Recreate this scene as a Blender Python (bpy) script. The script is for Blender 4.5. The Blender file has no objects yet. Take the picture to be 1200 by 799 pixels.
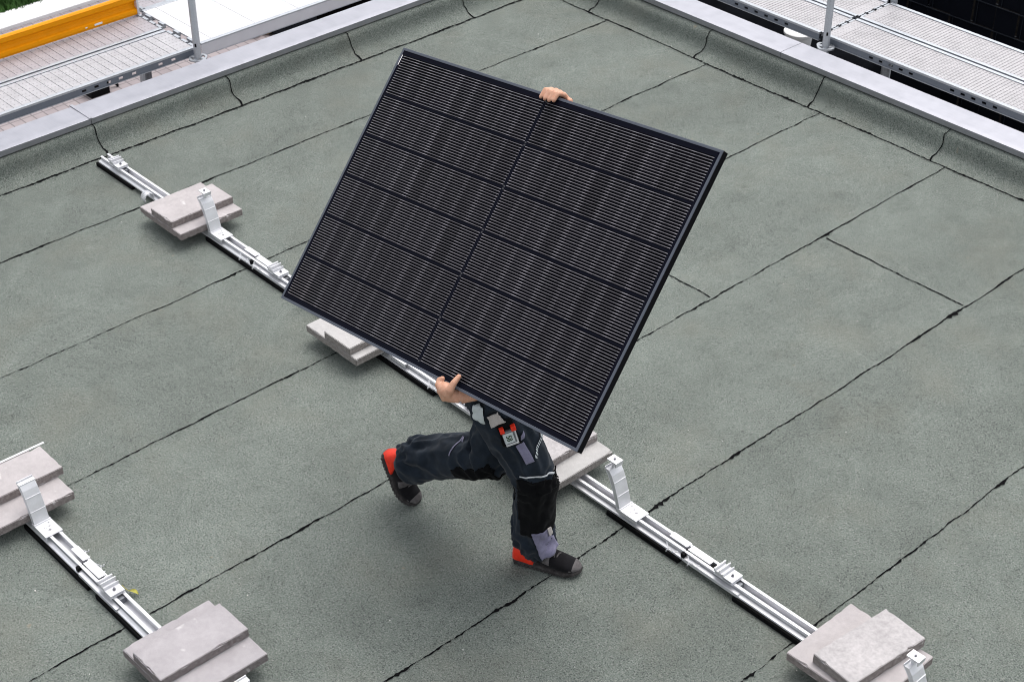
import bpy, bmesh, math, random
from mathutils import Vector, Matrix, noise
from mathutils.bvhtree import BVHTree
random.seed(7)
S = bpy.context.scene
COL = S.collection
R_ = math.radians

# ------------------------------------------------------------------ helpers
def link(name, me, mat=None, parent=None):
    o = bpy.data.objects.new(name, me)
    COL.objects.link(o)
    if mat is not None and me is not None and not me.materials:
        me.materials.append(mat)
    if parent is not None:
        o.parent = parent
    return o

class MB:
    """collects shapes, then links them as ONE mesh object"""
    def __init__(self):
        self.v = []; self.f = []; self.m = []
    def add(self, vs, fs, mi=0):
        b = len(self.v)
        self.v += [tuple(p) for p in vs]
        self.f += [tuple(i + b for i in f) for f in fs]
        self.m += [mi] * len(fs)
        return self
    def box(self, x0, x1, y0, y1, z0, z1, mi=0):
        vs = [(x0,y0,z0),(x1,y0,z0),(x1,y1,z0),(x0,y1,z0),(x0,y0,z1),(x1,y0,z1),(x1,y1,z1),(x0,y1,z1)]
        return self.add(vs, [(0,3,2,1),(4,5,6,7),(0,1,5,4),(1,2,6,5),(2,3,7,6),(3,0,4,7)], mi)
    def obox(self, M, x0, x1, y0, y1, z0, z1, mi=0):
        vs = [M @ Vector(p) for p in [(x0,y0,z0),(x1,y0,z0),(x1,y1,z0),(x0,y1,z0),(x0,y0,z1),(x1,y0,z1),(x1,y1,z1),(x0,y1,z1)]]
        return self.add(vs, [(0,3,2,1),(4,5,6,7),(0,1,5,4),(1,2,6,5),(2,3,7,6),(3,0,4,7)], mi)
    def tube(self, pts, radii, n=12, caps=True, mi=0):
        pts = [Vector(p) for p in pts]
        if not hasattr(radii, '__len__'): radii = [radii] * len(pts)
        vs = []; prev = None
        for i, p in enumerate(pts):
            t = (pts[min(i+1, len(pts)-1)] - pts[max(i-1, 0)]).normalized()
            a = prev if prev is not None else (Vector((0,0,1)) if abs(t.z) < .9 else Vector((1,0,0)))
            s = (a - t * a.dot(t)).normalized(); prev = s
            b = t.cross(s)
            r = radii[i]
            ra, rb = r if hasattr(r, '__len__') else (r, r)
            for k in range(n):
                an = 2 * math.pi * k / n
                vs.append(p + s * (math.cos(an) * ra) + b * (math.sin(an) * rb))
        fs = []
        for i in range(len(pts) - 1):
            for k in range(n):
                k2 = (k + 1) % n
                fs.append((i*n+k, i*n+k2, (i+1)*n+k2, (i+1)*n+k))
        if caps:
            fs.append(tuple(range(n))[::-1]); fs.append(tuple((len(pts)-1)*n + k for k in range(n)))
        return self.add(vs, fs, mi)
    def ball(self, c, r, n=10, mi=0, M=None):
        c = Vector(c); rx, ry, rz = r if hasattr(r, '__len__') else (r, r, r)
        vs = []; fs = []
        for i in range(1, n):
            th = math.pi * i / n
            for k in range(2*n):
                ph = math.pi * k / n
                q = Vector((rx*math.sin(th)*math.cos(ph), ry*math.sin(th)*math.sin(ph), rz*math.cos(th)))
                vs.append(c + (M @ q if M else q))
        top = len(vs); q = Vector((0,0,rz)); vs.append(c + (M @ q if M else q))
        bot = len(vs); q = Vector((0,0,-rz)); vs.append(c + (M @ q if M else q))
        m = 2*n
        for i in range(n-2):
            for k in range(m):
                fs.append((i*m+k, (i+1)*m+k, (i+1)*m+(k+1)%m, i*m+(k+1)%m))
        for k in range(m):
            fs.append((top, k, (k+1)%m)); fs.append((bot, (n-2)*m+(k+1)%m, (n-2)*m+k))
        return self.add(vs, fs, mi)
    def prism(self, poly, axis, a, b, mi=0):
        """extrude 2D polygon along axis ('y': poly=(x,z); 'x': poly=(y,z); 'z': poly=(x,y))"""
        def P(p, t):
            return {'y': (p[0], t, p[1]), 'x': (t, p[0], p[1]), 'z': (p[0], p[1], t)}[axis]
        n = len(poly)
        vs = [P(p, a) for p in poly] + [P(p, b) for p in poly]
        fs = [(i, (i+1) % n, n+(i+1) % n, n+i) for i in range(n)]
        fs += [tuple(range(n))[::-1], tuple(range(n, 2*n))]
        return self.add(vs, fs, mi)
    def mesh(self, name, mats=None):
        me = bpy.data.meshes.new(name)
        me.from_pydata(self.v, [], self.f)
        bm = bmesh.new(); bm.from_mesh(me)
        bmesh.ops.recalc_face_normals(bm, faces=bm.faces)
        bm.to_mesh(me); bm.free()
        for p, m in zip(me.polygons, self.m): p.material_index = m
        if mats:
            for m in (mats if isinstance(mats, (list, tuple)) else [mats]): me.materials.append(m)
        return me
    def build(self, name, mats, parent=None, bevel=0, smooth=False, seg=2):
        me = self.mesh(name, mats)
        o = link(name, me, None, parent)
        if bevel:
            b = o.modifiers.new('bevel', 'BEVEL'); b.width = bevel; b.segments = seg; b.limit_method = 'ANGLE'; b.angle_limit = R_(40)
        if smooth:
            me.shade_smooth()
        return o

def remeshed(mb, name, voxel, smooth_it=4, fac=.5):
    me = mb.mesh(name + '_raw')
    o = bpy.data.objects.new(name + '_raw', me); COL.objects.link(o)
    r = o.modifiers.new('r', 'REMESH'); r.mode = 'VOXEL'; r.voxel_size = voxel; r.use_smooth_shade = True
    if smooth_it:
        s = o.modifiers.new('s', 'SMOOTH'); s.iterations = smooth_it; s.factor = fac
    dg = bpy.context.evaluated_depsgraph_get(); dg.update()
    out = bpy.data.meshes.new_from_object(o.evaluated_get(dg))
    bpy.data.objects.remove(o); out.name = name
    out.shade_smooth()
    return out

def empty(name, loc=(0,0,0), rz=0):
    o = bpy.data.objects.new(name, None); COL.objects.link(o)
    o.empty_display_size = .1
    o.location = loc; o.rotation_euler = (0,0,rz)
    return o
def tag(o, label, cat, group=None, kind=None):
    if label: o['label'] = label
    if cat: o['category'] = cat
    if group: o['group'] = group
    o['kind'] = kind or 'thing'
    return o
def structure(o):
    o['kind'] = 'structure'; return o
def copy_tree(o, parent=None):
    c = o.copy(); COL.objects.link(c)
    if parent is not None: c.parent = parent
    for ch in o.children: copy_tree(ch, c)
    return c

# ------------------------------------------------------------------ materials
class NT:
    def __init__(self, name):
        self.m = bpy.data.materials.new(name); self.m.use_nodes = True
        self.t = self.m.node_tree; self.t.nodes.clear()
        self.out = self.n('ShaderNodeOutputMaterial')
        self.b = self.n('ShaderNodeBsdfPrincipled')
        self.l(self.b.outputs[0], self.out.inputs[0])
    def n(self, t, **k):
        x = self.t.nodes.new(t)
        for a, v in k.items(): setattr(x, a, v)
        return x
    def l(self, a, b): self.t.links.new(a, b)
    def put(self, sock, v):
        if isinstance(v, (int, float)): sock.default_value = v
        elif isinstance(v, (tuple, list)): sock.default_value = (*v, 1) if len(v) == 3 and sock.type == 'RGBA' else v
        else: self.l(v, sock)
    def math(self, op, a, b=None, c=None, clamp=False):
        x = self.n('ShaderNodeMath', operation=op, use_clamp=clamp)
        self.put(x.inputs[0], a)
        if b is not None: self.put(x.inputs[1], b)
        if c is not None: self.put(x.inputs[2], c)
        return x.outputs[0]
    def mix(self, f, a, b, mode='MIX'):
        x = self.n('ShaderNodeMix', data_type='RGBA', blend_type=mode)
        self.put(x.inputs[0], f); self.put(x.inputs[6], a); self.put(x.inputs[7], b)
        return x.outputs[2]
    def coord(self, which='Object'):
        return self.n('ShaderNodeTexCoord').outputs[which]
    def mapping(self, v, scale=(1,1,1), rot=(0,0,0), loc=(0,0,0)):
        x = self.n('ShaderNodeMapping'); self.l(v, x.inputs[0])
        x.inputs['Scale'].default_value = scale; x.inputs['Rotation'].default_value = rot; x.inputs['Location'].default_value = loc
        return x.outputs[0]
    def noise(self, v, scale, detail=2, rough=.5, dist=0):
        x = self.n('ShaderNodeTexNoise'); self.l(v, x.inputs['Vector'])
        x.inputs['Scale'].default_value = scale; x.inputs['Detail'].default_value = detail
        x.inputs['Roughness'].default_value = rough; x.inputs['Distortion'].default_value = dist
        return x.outputs['Fac']
    def voro(self, v, scale, feature='F1', out='Distance'):
        x = self.n('ShaderNodeTexVoronoi', feature=feature); self.l(v, x.inputs['Vector'])
        x.inputs['Scale'].default_value = scale
        return x.outputs[out]
    def ramp(self, f, stops):
        x = self.n('ShaderNodeValToRGB'); self.l(f, x.inputs[0])
        e = x.color_ramp.elements
        while len(e) > 1: e.remove(e[-1])
        for i, (p, c) in enumerate(stops):
            el = e[0] if i == 0 else e.new(p)
            el.position = p; el.color = (*c, 1) if hasattr(c, '__len__') else (c, c, c, 1)
        return x.outputs[0]
    def rng(self, f, a, b, c=0, d=1):
        x = self.n('ShaderNodeMapRange'); self.l(f, x.inputs[0])
        for i, v in zip((1,2,3,4), (a,b,c,d)): x.inputs[i].default_value = v
        return x.outputs[0]
    def bump(self, h, strength=.3, dist=.01):
        x = self.n('ShaderNodeBump'); self.l(h, x.inputs['Height'])
        x.inputs['Strength'].default_value = strength; x.inputs['Distance'].default_value = dist
        self.l(x.outputs[0], self.b.inputs['Normal'])
    def set(self, **k):
        names = dict(base='Base Color', rough='Roughness', metal='Metallic', spec='Specular IOR Level', coat='Coat Weight', sheen='Sheen Weight', ior='IOR', alpha='Alpha')
        for a, v in k.items(): self.put(self.b.inputs[names[a]], v)
        return self.m

def plain(name, base, rough=.6, metal=0, spec=.5, var=.12, scale=30, bump=0, bscale=200):
    t = NT(name); co = t.coord()
    n = t.noise(co, scale, 4, .6)
    f = t.rng(n, .3, .7, 1 - var, 1 + var)
    x = t.n('ShaderNodeMix', data_type='RGBA', blend_type='MULTIPLY'); x.inputs[0].default_value = 1
    t.put(x.inputs[6], base); t.l(f, x.inputs[7])
    t.set(base=x.outputs[2], rough=rough, metal=metal, spec=spec)
    if bump: t.bump(t.noise(co, bscale, 2), bump, .003)
    return t.m

def roof_material():
    t = NT('mineral_bitumen'); co = t.coord()
    sep = t.n('ShaderNodeSeparateXYZ'); t.l(co, sep.inputs[0])
    # mineral granules: fine and slightly coarser speckle
    g1 = t.noise(co, 150, 2, .75)
    g2 = t.noise(co, 62, 2, .6)
    gv = t.voro(co, 210, out='Color')
    gvs = t.n('ShaderNodeSeparateColor'); t.l(gv, gvs.inputs[0])
    base = t.mix(t.rng(g1, .30, .70), (.068,.084,.074), (.243,.264,.236))
    base = t.mix(t.rng(g2, .36, .64, 0, .30), base, (.122,.142,.126))
    base = t.mix(t.math('MULTIPLY', t.math('GREATER_THAN', gvs.outputs[0], .88), .6), base, (.040,.047,.043))
    base = t.mix(t.math('MULTIPLY', t.math('GREATER_THAN', gvs.outputs[1], .90), .28), base, (.36,.365,.335))
    # rolls: each sheet a slightly different tone
    sh = t.math('FLOOR', t.math('DIVIDE', t.math('SUBTRACT', sep.outputs[0], .635), .93))
    wn = t.n('ShaderNodeTexWhiteNoise', noise_dimensions='1D'); t.l(sh, wn.inputs[1])
    tone = t.rng(wn.outputs[0], 0, 1, .955, 1.045)
    # weather stains
    st = t.noise(t.mapping(co, (.9,.55,1)), 1.3, 5, .6)
    st2 = t.noise(co, 5.5, 5, .65)
    tone = t.math('MULTIPLY', tone, t.rng(st, .32, .68, .87, 1.10))
    tone = t.math('MULTIPLY', tone, t.rng(st2, .3, .7, .88, 1.08))
    sm = t.noise(t.mapping(co, (1.6, 1., 1), (0, 0, .5)), 3.4, 6, .7, .6)             # trodden dark smudges
    tone = t.math('MULTIPLY', tone, t.rng(sm, .56, .70, 1., .84))
    wl = t.noise(co, 1.05, 2, .4, .3)                                                 # tide marks of dried puddles
    tide = t.math('SUBTRACT', 1., t.math('MULTIPLY', t.math('ABSOLUTE', t.math('SUBTRACT', wl, .56)), 60), None, True)
    tone = t.math('MULTIPLY', tone, t.math('ADD', 1., t.math('MULTIPLY', tide, .07)))
    sx_ = t.noise(t.mapping(co, (70, 5, 1), (0, 0, .9)), 1, 3, .6)                     # pale scuffs where things were dragged
    tone = t.math('MULTIPLY', tone, t.math('ADD', 1., t.math('MULTIPLY', t.math('MULTIPLY', t.rng(sx_, .60, .70, 0, .28), t.rng(st2, .5, .62)), t.rng(st, .48, .56))))
    mul = t.n('ShaderNodeMix', data_type='RGBA', blend_type='MULTIPLY'); mul.inputs[0].default_value = 1
    t.l(base, mul.inputs[6]); t.l(tone, mul.inputs[7])
    base = mul.outputs[2]
    br = t.noise(co, 2.1, 4, .6)
    base = t.mix(t.rng(br, .50, .72, 0, .32), base, (.165,.160,.130))      # brownish dust
    oc = t.noise(co, 9, 3, .5)
    base = t.mix(t.rng(oc, .735, .79, 0, .45), base, (.30,.215,.13))      # ochre spots
    t.set(base=base, rough=.93, spec=.25)
    t.bump(t.math('ADD', g1, t.math('MULTIPLY', g2, .6)), .55, .004)
    return t.m
M_ROOF = roof_material()
M_SEAM = plain('black_bitumen', (.0065,.0065,.007), .9, 0, .03, .3, 60)

def alu(name, base=(.80,.80,.82), rough=.38, metal=.75, streak=.06):
    t = NT(name); co = t.coord()
    n = t.noise(t.mapping(co, (3, 60, 60)), 4, 3, .6)
    n2 = t.noise(co, 14, 4, .6)
    f = t.math('MULTIPLY', t.rng(n, .3, .7, 1 - streak, 1 + streak), t.rng(n2, .3, .7, .93, 1.05))
    x = t.n('ShaderNodeMix', data_type='RGBA', blend_type='MULTIPLY'); x.inputs[0].default_value = 1
    t.put(x.inputs[6], base); t.l(f, x.inputs[7])
    t.set(base=x.outputs[2], rough=t.rng(n2, .3, .7, rough - .06, rough + .1), metal=metal)
    return t.m
M_ALU = alu('rail_aluminium', (.72,.72,.74), .42, .45)
M_COPING = alu('coping_sheet', (.36,.36,.395), .45, .85, .03)
M_GALV = alu('galvanised_steel', (.41,.43,.46), .45, .7, .1)
M_STEEL_DARK = alu('shadowed_steel', (.22,.23,.25), .5, .6, .1)  # steel copy with shade put into its colour; also the dark tool casing
M_BOLT = plain('bolt_steel', (.25,.25,.27), .4, .8)
M_RUBBER = plain('rubber_mat', (.007,.007,.0075), .9, 0, .05, .25, 80, .3, 300)

def deck_material(name, base, sx, sy):
    """perforated steel tread: rows of small dark holes"""
    t = NT(name); co = t.coord()
    sep = t.n('ShaderNodeSeparateXYZ'); t.l(co, sep.inputs[0])
    fx = t.math('SUBTRACT', t.math('FRACT', t.math('DIVIDE', sep.outputs[0], sx)), .5)
    fy = t.math('SUBTRACT', t.math('FRACT', t.math('DIVIDE', sep.outputs[1], sy)), .5)
    d = t.math('SQRT', t.math('ADD', t.math('POWER', t.math('MULTIPLY', fx, sx), 2), t.math('POWER', t.math('MULTIPLY', fy, sy), 2)))
    hole = t.math('LESS_THAN', d, .0048)
    n = t.noise(co, 9, 5, .65); n2 = t.noise(co, 60, 3, .6)
    f = t.math('MULTIPLY', t.rng(n, .3, .7, .86, 1.1), t.rng(n2, .3, .7, .94, 1.05))
    x = t.n('ShaderNodeMix', data_type='RGBA', blend_type='MULTIPLY'); x.inputs[0].default_value = 1
    t.put(x.inputs[6], base); t.l(f, x.inputs[7])
    c = t.mix(t.math('MULTIPLY', hole, .6), x.outputs[2], (.12,.11,.12))
    t.set(base=c, rough=.55, metal=.15)
    return t.m
M_DECK = deck_material('deck_steel', (.43,.42,.435), .045, .026)
M_DECK_R = deck_material('deck_steel_fine', (.415,.40,.41), .026, .03)
M_WEB = alu('web_steel', (.150,.170,.205), .5, .55, .08)  # darker than the rims: dark reflections on the webs put into the colour
M_DECK_B = deck_material('deck_steel_dull', (.37,.345,.365), .045, .026)
M_DECK_W = plain('white_deck', (.58,.575,.585), .6, 0, .4, .04, 8)

def concrete(name, base, seed, rough_stone=0.):
    t = NT(name); co = t.mapping(t.coord(), (1,1,1), (0,0,0), (seed*3.1, seed*1.7, seed))
    n = t.noise(co, 7, 5, .65); n2 = t.noise(co, 45, 4, .7); n3 = t.noise(co, 320, 2, .6)
    f = t.math('MULTIPLY', t.rng(n, .3, .7, .88, 1.10), t.rng(n2, .3, .7, .95 - rough_stone*.12, 1.05 + rough_stone*.1))
    f = t.math('MULTIPLY', f, t.rng(n3, .3, .7, .92, 1.07))
    x = t.n('ShaderNodeMix', data_type='RGBA', blend_type='MULTIPLY'); x.inputs[0].default_value = 1
    t.put(x.inputs[6], base); t.l(f, x.inputs[7])
    c = x.outputs[2]
    # broken, browner side faces (side shade darkened into their colour too): keyed on the faces of the block itself
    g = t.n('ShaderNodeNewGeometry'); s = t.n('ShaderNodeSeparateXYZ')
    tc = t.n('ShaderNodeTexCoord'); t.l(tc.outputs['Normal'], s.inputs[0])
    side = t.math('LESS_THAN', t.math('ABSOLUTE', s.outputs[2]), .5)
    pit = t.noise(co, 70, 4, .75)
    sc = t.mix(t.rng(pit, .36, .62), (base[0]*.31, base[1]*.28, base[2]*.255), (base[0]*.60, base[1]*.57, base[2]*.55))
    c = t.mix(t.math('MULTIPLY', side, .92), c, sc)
    sp = t.noise(co, 17, 3, .5)
    c = t.mix(t.rng(sp, .68, .76, 0, .6), c, (.68,.66,.65))           # lime bloom
    t.set(base=c, rough=.9, spec=.3)
    h = t.math('ADD', t.math('MULTIPLY', n3, .35), t.math('MULTIPLY', pit, t.math('ADD', t.math('MULTIPLY', side, .8), .2)))
    t.bump(h, .45, .003)
    return t.m
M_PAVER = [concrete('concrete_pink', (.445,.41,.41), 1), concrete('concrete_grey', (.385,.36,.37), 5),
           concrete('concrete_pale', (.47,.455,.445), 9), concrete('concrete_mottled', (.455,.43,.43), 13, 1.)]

def panel_material():
    t = NT('solar_cells'); co = t.coord()
    sep = t.n('ShaderNodeSeparateXYZ'); t.l(co, sep.inputs[0])
    u, v = sep.outputs[0], sep.outputs[1]
    au = t.math('ABSOLUTE', u)
    fr = t.math('MULTIPLY', t.math('FRACT', t.math('DIVIDE', t.math('ADD', v, .543), .181)), .181)
    k = t.math('DIVIDE', t.math('SUBTRACT', fr, .0098), .01076)
    inrow = t.math('MULTIPLY', t.math('GREATER_THAN', k, -.5), t.math('LESS_THAN', k, 15.5))
    inv = t.math('LESS_THAN', t.math('ABSOLUTE', v), .543)
    inu = t.math('MULTIPLY', t.math('GREATER_THAN', au, .0075), t.math('LESS_THAN', au, .838))
    cell = t.math('MULTIPLY', t.math('MULTIPLY', inrow, inu), inv)
    fd = t.math('ABSOLUTE', t.math('SUBTRACT', t.math('FRACT', t.math('ADD', k, .5)), .5))
    line = t.math('MULTIPLY', t.math('LESS_THAN', fd, .125), cell)
    cu = t.math('FRACT', t.math('DIVIDE', t.math('SUBTRACT', au, .0075), .0923))
    gap = t.math('GREATER_THAN', t.math('ABSOLUTE', t.math('SUBTRACT', cu, .5)), .37)     # glint painted brighter where the ribbon bends between cells
    ci = t.math('FLOOR', t.math('DIVIDE', t.math('SUBTRACT', u, .0075), .0923))
    ri = t.math('FLOOR', t.math('DIVIDE', t.math('ADD', v, .543), .181))
    wn = t.n('ShaderNodeTexWhiteNoise', noise_dimensions='2D')
    cmb = t.n('ShaderNodeCombineXYZ'); t.l(ci, cmb.inputs[0]); t.l(ri, cmb.inputs[1]); t.l(cmb.outputs[0], wn.inputs[0])
    seg = t.noise(t.mapping(co, (26, 400, 1)), 1, 2, .6)
    lb = t.math('ADD', t.math('MULTIPLY', gap, .45), t.rng(seg, .3, .7, .62, 1.05))
    lb = t.math('MULTIPLY', lb, t.rng(wn.outputs[0], 0, 1, .85, 1.12))
    wv = t.n('ShaderNodeMath', operation='SINE'); t.l(t.math('ADD', t.math('MULTIPLY', u, 52.), t.math('MULTIPLY', v, 6.)), wv.inputs[0])  # moire shimmer painted into the lines as brighter and darker bands
    lb = t.math('MULTIPLY', lb, t.math('ADD', .98, t.math('MULTIPLY', wv.outputs[0], t.rng(t.noise(t.mapping(co, (5, 7, 1)), 1, 2), .3, .7, .04, .17))))
    lc = t.n('ShaderNodeMix', data_type='RGBA', blend_type='MULTIPLY'); lc.inputs[0].default_value = 1
    lc.inputs[6].default_value = (.225,.212,.232,1); t.l(lb, lc.inputs[7])
    base = t.mix(cell, (.0062,.0068,.0125), t.mix(wn.outputs[0], (.0012,.0012,.002), (.0022,.0022,.0036)))
    base = t.mix(line, base, lc.outputs[2])
    # solder pads where centre strip crosses the row gaps
    frs = t.math('MINIMUM', fr, t.math('SUBTRACT', .181, fr))
    dot = t.math('MULTIPLY', t.math('LESS_THAN', au, .0042), t.math('LESS_THAN', t.math('ABSOLUTE', t.math('SUBTRACT', frs, .0055)), .0035))
    base = t.mix(t.math('MULTIPLY', dot, inv), base, (.07,.07,.075))
    t.set(base=base, rough=.2, spec=.022)
    return t.m
M_CELLS = panel_material()
M_FRAME = plain('skylit_black_frame', (.085,.096,.122), .5, .2, .5, .05)  # black frame, flange lightened: sky reflection painted into the colour
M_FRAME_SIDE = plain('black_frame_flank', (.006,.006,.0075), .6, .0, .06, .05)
M_WHITE = plain('white_plastic', (.80,.80,.80), .5, 0, .5, .03)
M_BLACKP = plain('black_plastic', (.006,.006,.007), .6, 0, .08, .2)

def fabric(name, base, weave=900, var=.18, sheen=.25):
    t = NT(name); co = t.coord()
    n = t.noise(co, 18, 4, .65); n2 = t.noise(co, weave, 2, .5)
    f = t.math('MULTIPLY', t.rng(n, .3, .7, 1 - var, 1 + var), t.rng(n2, .3, .7, .8, 1.15))
    x = t.n('ShaderNodeMix', data_type='RGBA', blend_type='MULTIPLY'); x.inputs[0].default_value = 1
    t.put(x.inputs[6], base); t.l(f, x.inputs[7])
    t.set(base=x.outputs[2], rough=.9, spec=.06, sheen=sheen)
    t.bump(t.math('ADD', t.noise(co, 38, 3, .5), t.math('MULTIPLY', n2, .3)), .18, .004)
    return t.m
M_TROUSER = fabric('charcoal_twill', (.0165,.0230,.0330), 900, .3, .10)
M_KNEE = fabric('black_knee_cloth', (.0052,.0053,.006), 700, .35, .03)
M_LAV = fabric('lavender_cloth', (.215,.205,.295), 700, .2, .1)
M_JACKET = fabric('dark_jacket_cloth', (.014,.016,.021))
M_REFLECT = plain('reflective_tape', (.58,.63,.64), .4, .1, .6, .06)
M_STITCH = plain('white_piping', (.55,.57,.60), .6)
M_RED = plain('red_rubber', (.80,.038,.014), .5, 0, .3, .12, 60)
M_SHOE = fabric('black_shoe_mesh', (.011,.0105,.012), 500, .3, .05)
M_SHOE_G = fabric('dusty_grey_shoe', (.115,.106,.106), 300, .45, .1)
M_SOLE = plain('worn_sole_rubber', (.052,.048,.047), .9, 0, .1, .5, 70, .4, 200)
def skin():
    t = NT('skin'); co = t.coord()
    n = t.noise(co, 60, 4, .6)
    c = t.mix(t.rng(n, .3, .7), (.54,.275,.175), (.66,.375,.26))
    t.set(base=c, rough=.5, spec=.4)
    t.b.inputs['Subsurface Weight'].default_value = .12
    t.b.inputs['Subsurface Radius'].default_value = (.012,.005,.003)
    t.b.inputs['Subsurface Scale'].default_value = .5
    t.bump(t.noise(co, 220, 3), .25, .002)
    return t.m
M_SKIN = skin()
M_HAIR = fabric('brown_hair', (.035,.022,.014), 300)
M_ORANGE = plain('orange_paint', (.80,.30,.001), .5, 0, .12, .05, 12)
M_GREYSHEET = plain('grey_sheet', (.55,.545,.58), .5, .2, .5, .05, 8)

def paving():
    t = NT('paving_stones'); co = t.coord()
    br = t.n('ShaderNodeTexBrick'); t.l(co, br.inputs[0])
    br.offset = 0.; br.squash = 1
    br.inputs['Color1'].default_value = (.33,.285,.285,1); br.inputs['Color2'].default_value = (.29,.25,.255,1)
    br.inputs['Mortar'].default_value = (.155,.135,.14,1)
    br.inputs['Scale'].default_value = 1; br.inputs['Mortar Size'].default_value = .007; br.inputs['Mortar Smooth'].default_value = .3
    br.inputs['Brick Width'].default_value = .125; br.inputs['Row Height'].default_value = .125
    n = t.noise(co, 3, 5, .6)
    x = t.n('ShaderNodeMix', data_type='RGBA', blend_type='MULTIPLY'); x.inputs[0].default_value = 1
    t.l(br.outputs[0], x.inputs[6]); t.l(t.rng(n, .3, .7, .85, 1.1), x.inputs[7])
    t.set(base=x.outputs[2], rough=.9)
    return t.m
M_PAVING = paving()
M_LAWN = plain('lawn_soil', (.03,.06,.02), .95, 0, .2, .4, 12)
M_GRASS = plain('grass_blades', (.045,.115,.022), .7, 0, .3, .5, 4)
M_WHITEWALL = plain('white_render', (.80,.79,.79), .8, 0, .3, .04, 3)
M_DARKSOIL = plain('dark_mulch', (.0035,.0032,.003), .95, 0, .0, .6, 25, .6, 60)
M_TARP = plain('black_foil', (.0035,.004,.0055), .75, 0, .01, .2, 5)
M_STRIP = plain('privacy_strip', (.0045,.0055,.009), .6, 0, .06, .15, 6)
M_WIRE = plain('fence_wire', (.012,.015,.022), .5, .2, .2, .1)
M_TAN = plain('tan_stone', (.62,.47,.32), .9, 0, .3, .2, 30)
M_LEAF = plain('yellow_leaf', (.36,.33,.06), .6, 0, .3, .3, 60)
M_HEDGE = plain('hedge_leaf', (.022,.05,.014), .6, 0, .3, .5, 8)
M_GRIT = plain('pale_grit', (.62,.60,.57), .9, 0, .3, .25, 100)

# ------------------------------------------------------------------ camera, light
FPX = 1962.54
Rm = ((0.67681, 0.73616, 0.0), (-0.42365, 0.38949, 0.81781), (-0.60204, 0.55350, -0.57548))
cam = bpy.data.cameras.new('camera'); co = bpy.data.objects.new('camera', cam); COL.objects.link(co)
cam.sensor_width = 36; cam.lens = FPX * 36 / 1200; cam.clip_end = 500; cam.clip_start = .1
CAMP = Vector((8.0208, -7.6563, 4.7948))
co.matrix_world = Matrix(((Rm[0][0], Rm[1][0], -Rm[2][0], CAMP.x), (Rm[0][1], Rm[1][1], -Rm[2][1], CAMP.y), (Rm[0][2], Rm[1][2], -Rm[2][2], CAMP.z), (0,0,0,1)))
cam.dof.use_dof = True; cam.dof.focus_distance = 6.7; cam.dof.aperture_fstop = 8
S.camera = co

SUN_EL, SUN_AZ = R_(66), R_(112)      # azimuth of the sun measured from +X towards +Y
sd = Vector((math.cos(SUN_EL)*math.cos(SUN_AZ), math.cos(SUN_EL)*math.sin(SUN_AZ), math.sin(SUN_EL)))
w = bpy.data.worlds.new('World'); S.world = w; w.use_nodes = True
nt = w.node_tree; nt.nodes.clear()
sky = nt.nodes.new('ShaderNodeTexSky'); sky.sky_type = 'NISHITA'; sky.sun_disc = False
sky.sun_elevation = SUN_EL; sky.sun_rotation = math.pi/2 - SUN_AZ
sky.air_density = 1; sky.dust_density = 3; sky.ozone_density = 1
hs = nt.nodes.new('ShaderNodeHueSaturation'); hs.inputs['Saturation'].default_value = .22
bg = nt.nodes.new('ShaderNodeBackground'); bg.inputs[1].default_value = .12
wo = nt.nodes.new('ShaderNodeOutputWorld')
nt.links.new(sky.outputs[0], hs.inputs['Color']); nt.links.new(hs.outputs[0], bg.inputs[0]); nt.links.new(bg.outputs[0], wo.inputs[0])
sl = bpy.data.lights.new('overcast_sun', 'SUN'); sl.energy = .75; sl.angle = R_(55); sl.color = (1,.97,.94)
so = bpy.data.objects.new('overcast_sun', sl); COL.objects.link(so)
so.rotation_euler = sd.to_track_quat('Z', 'Y').to_euler()
S.render.engine = 'CYCLES'; S.cycles.filter_width = .95
S.view_settings.view_transform = 'Standard'; S.view_settings.look = 'None'; S.view_settings.exposure = 1.05; S.view_settings.gamma = 1

# ------------------------------------------------------------------ the setting
RX0, RX1, RY0, RY1 = -.2, 16., -14., .2
mb = MB(); mb.add([(RX0+.06, RY0, 0), (RX1, RY0, 0), (RX1, RY1-.06, 0), (RX0+.06, RY1-.06, 0)], [(0,1,2,3)])
structure(mb.build('roof', M_ROOF))

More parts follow.
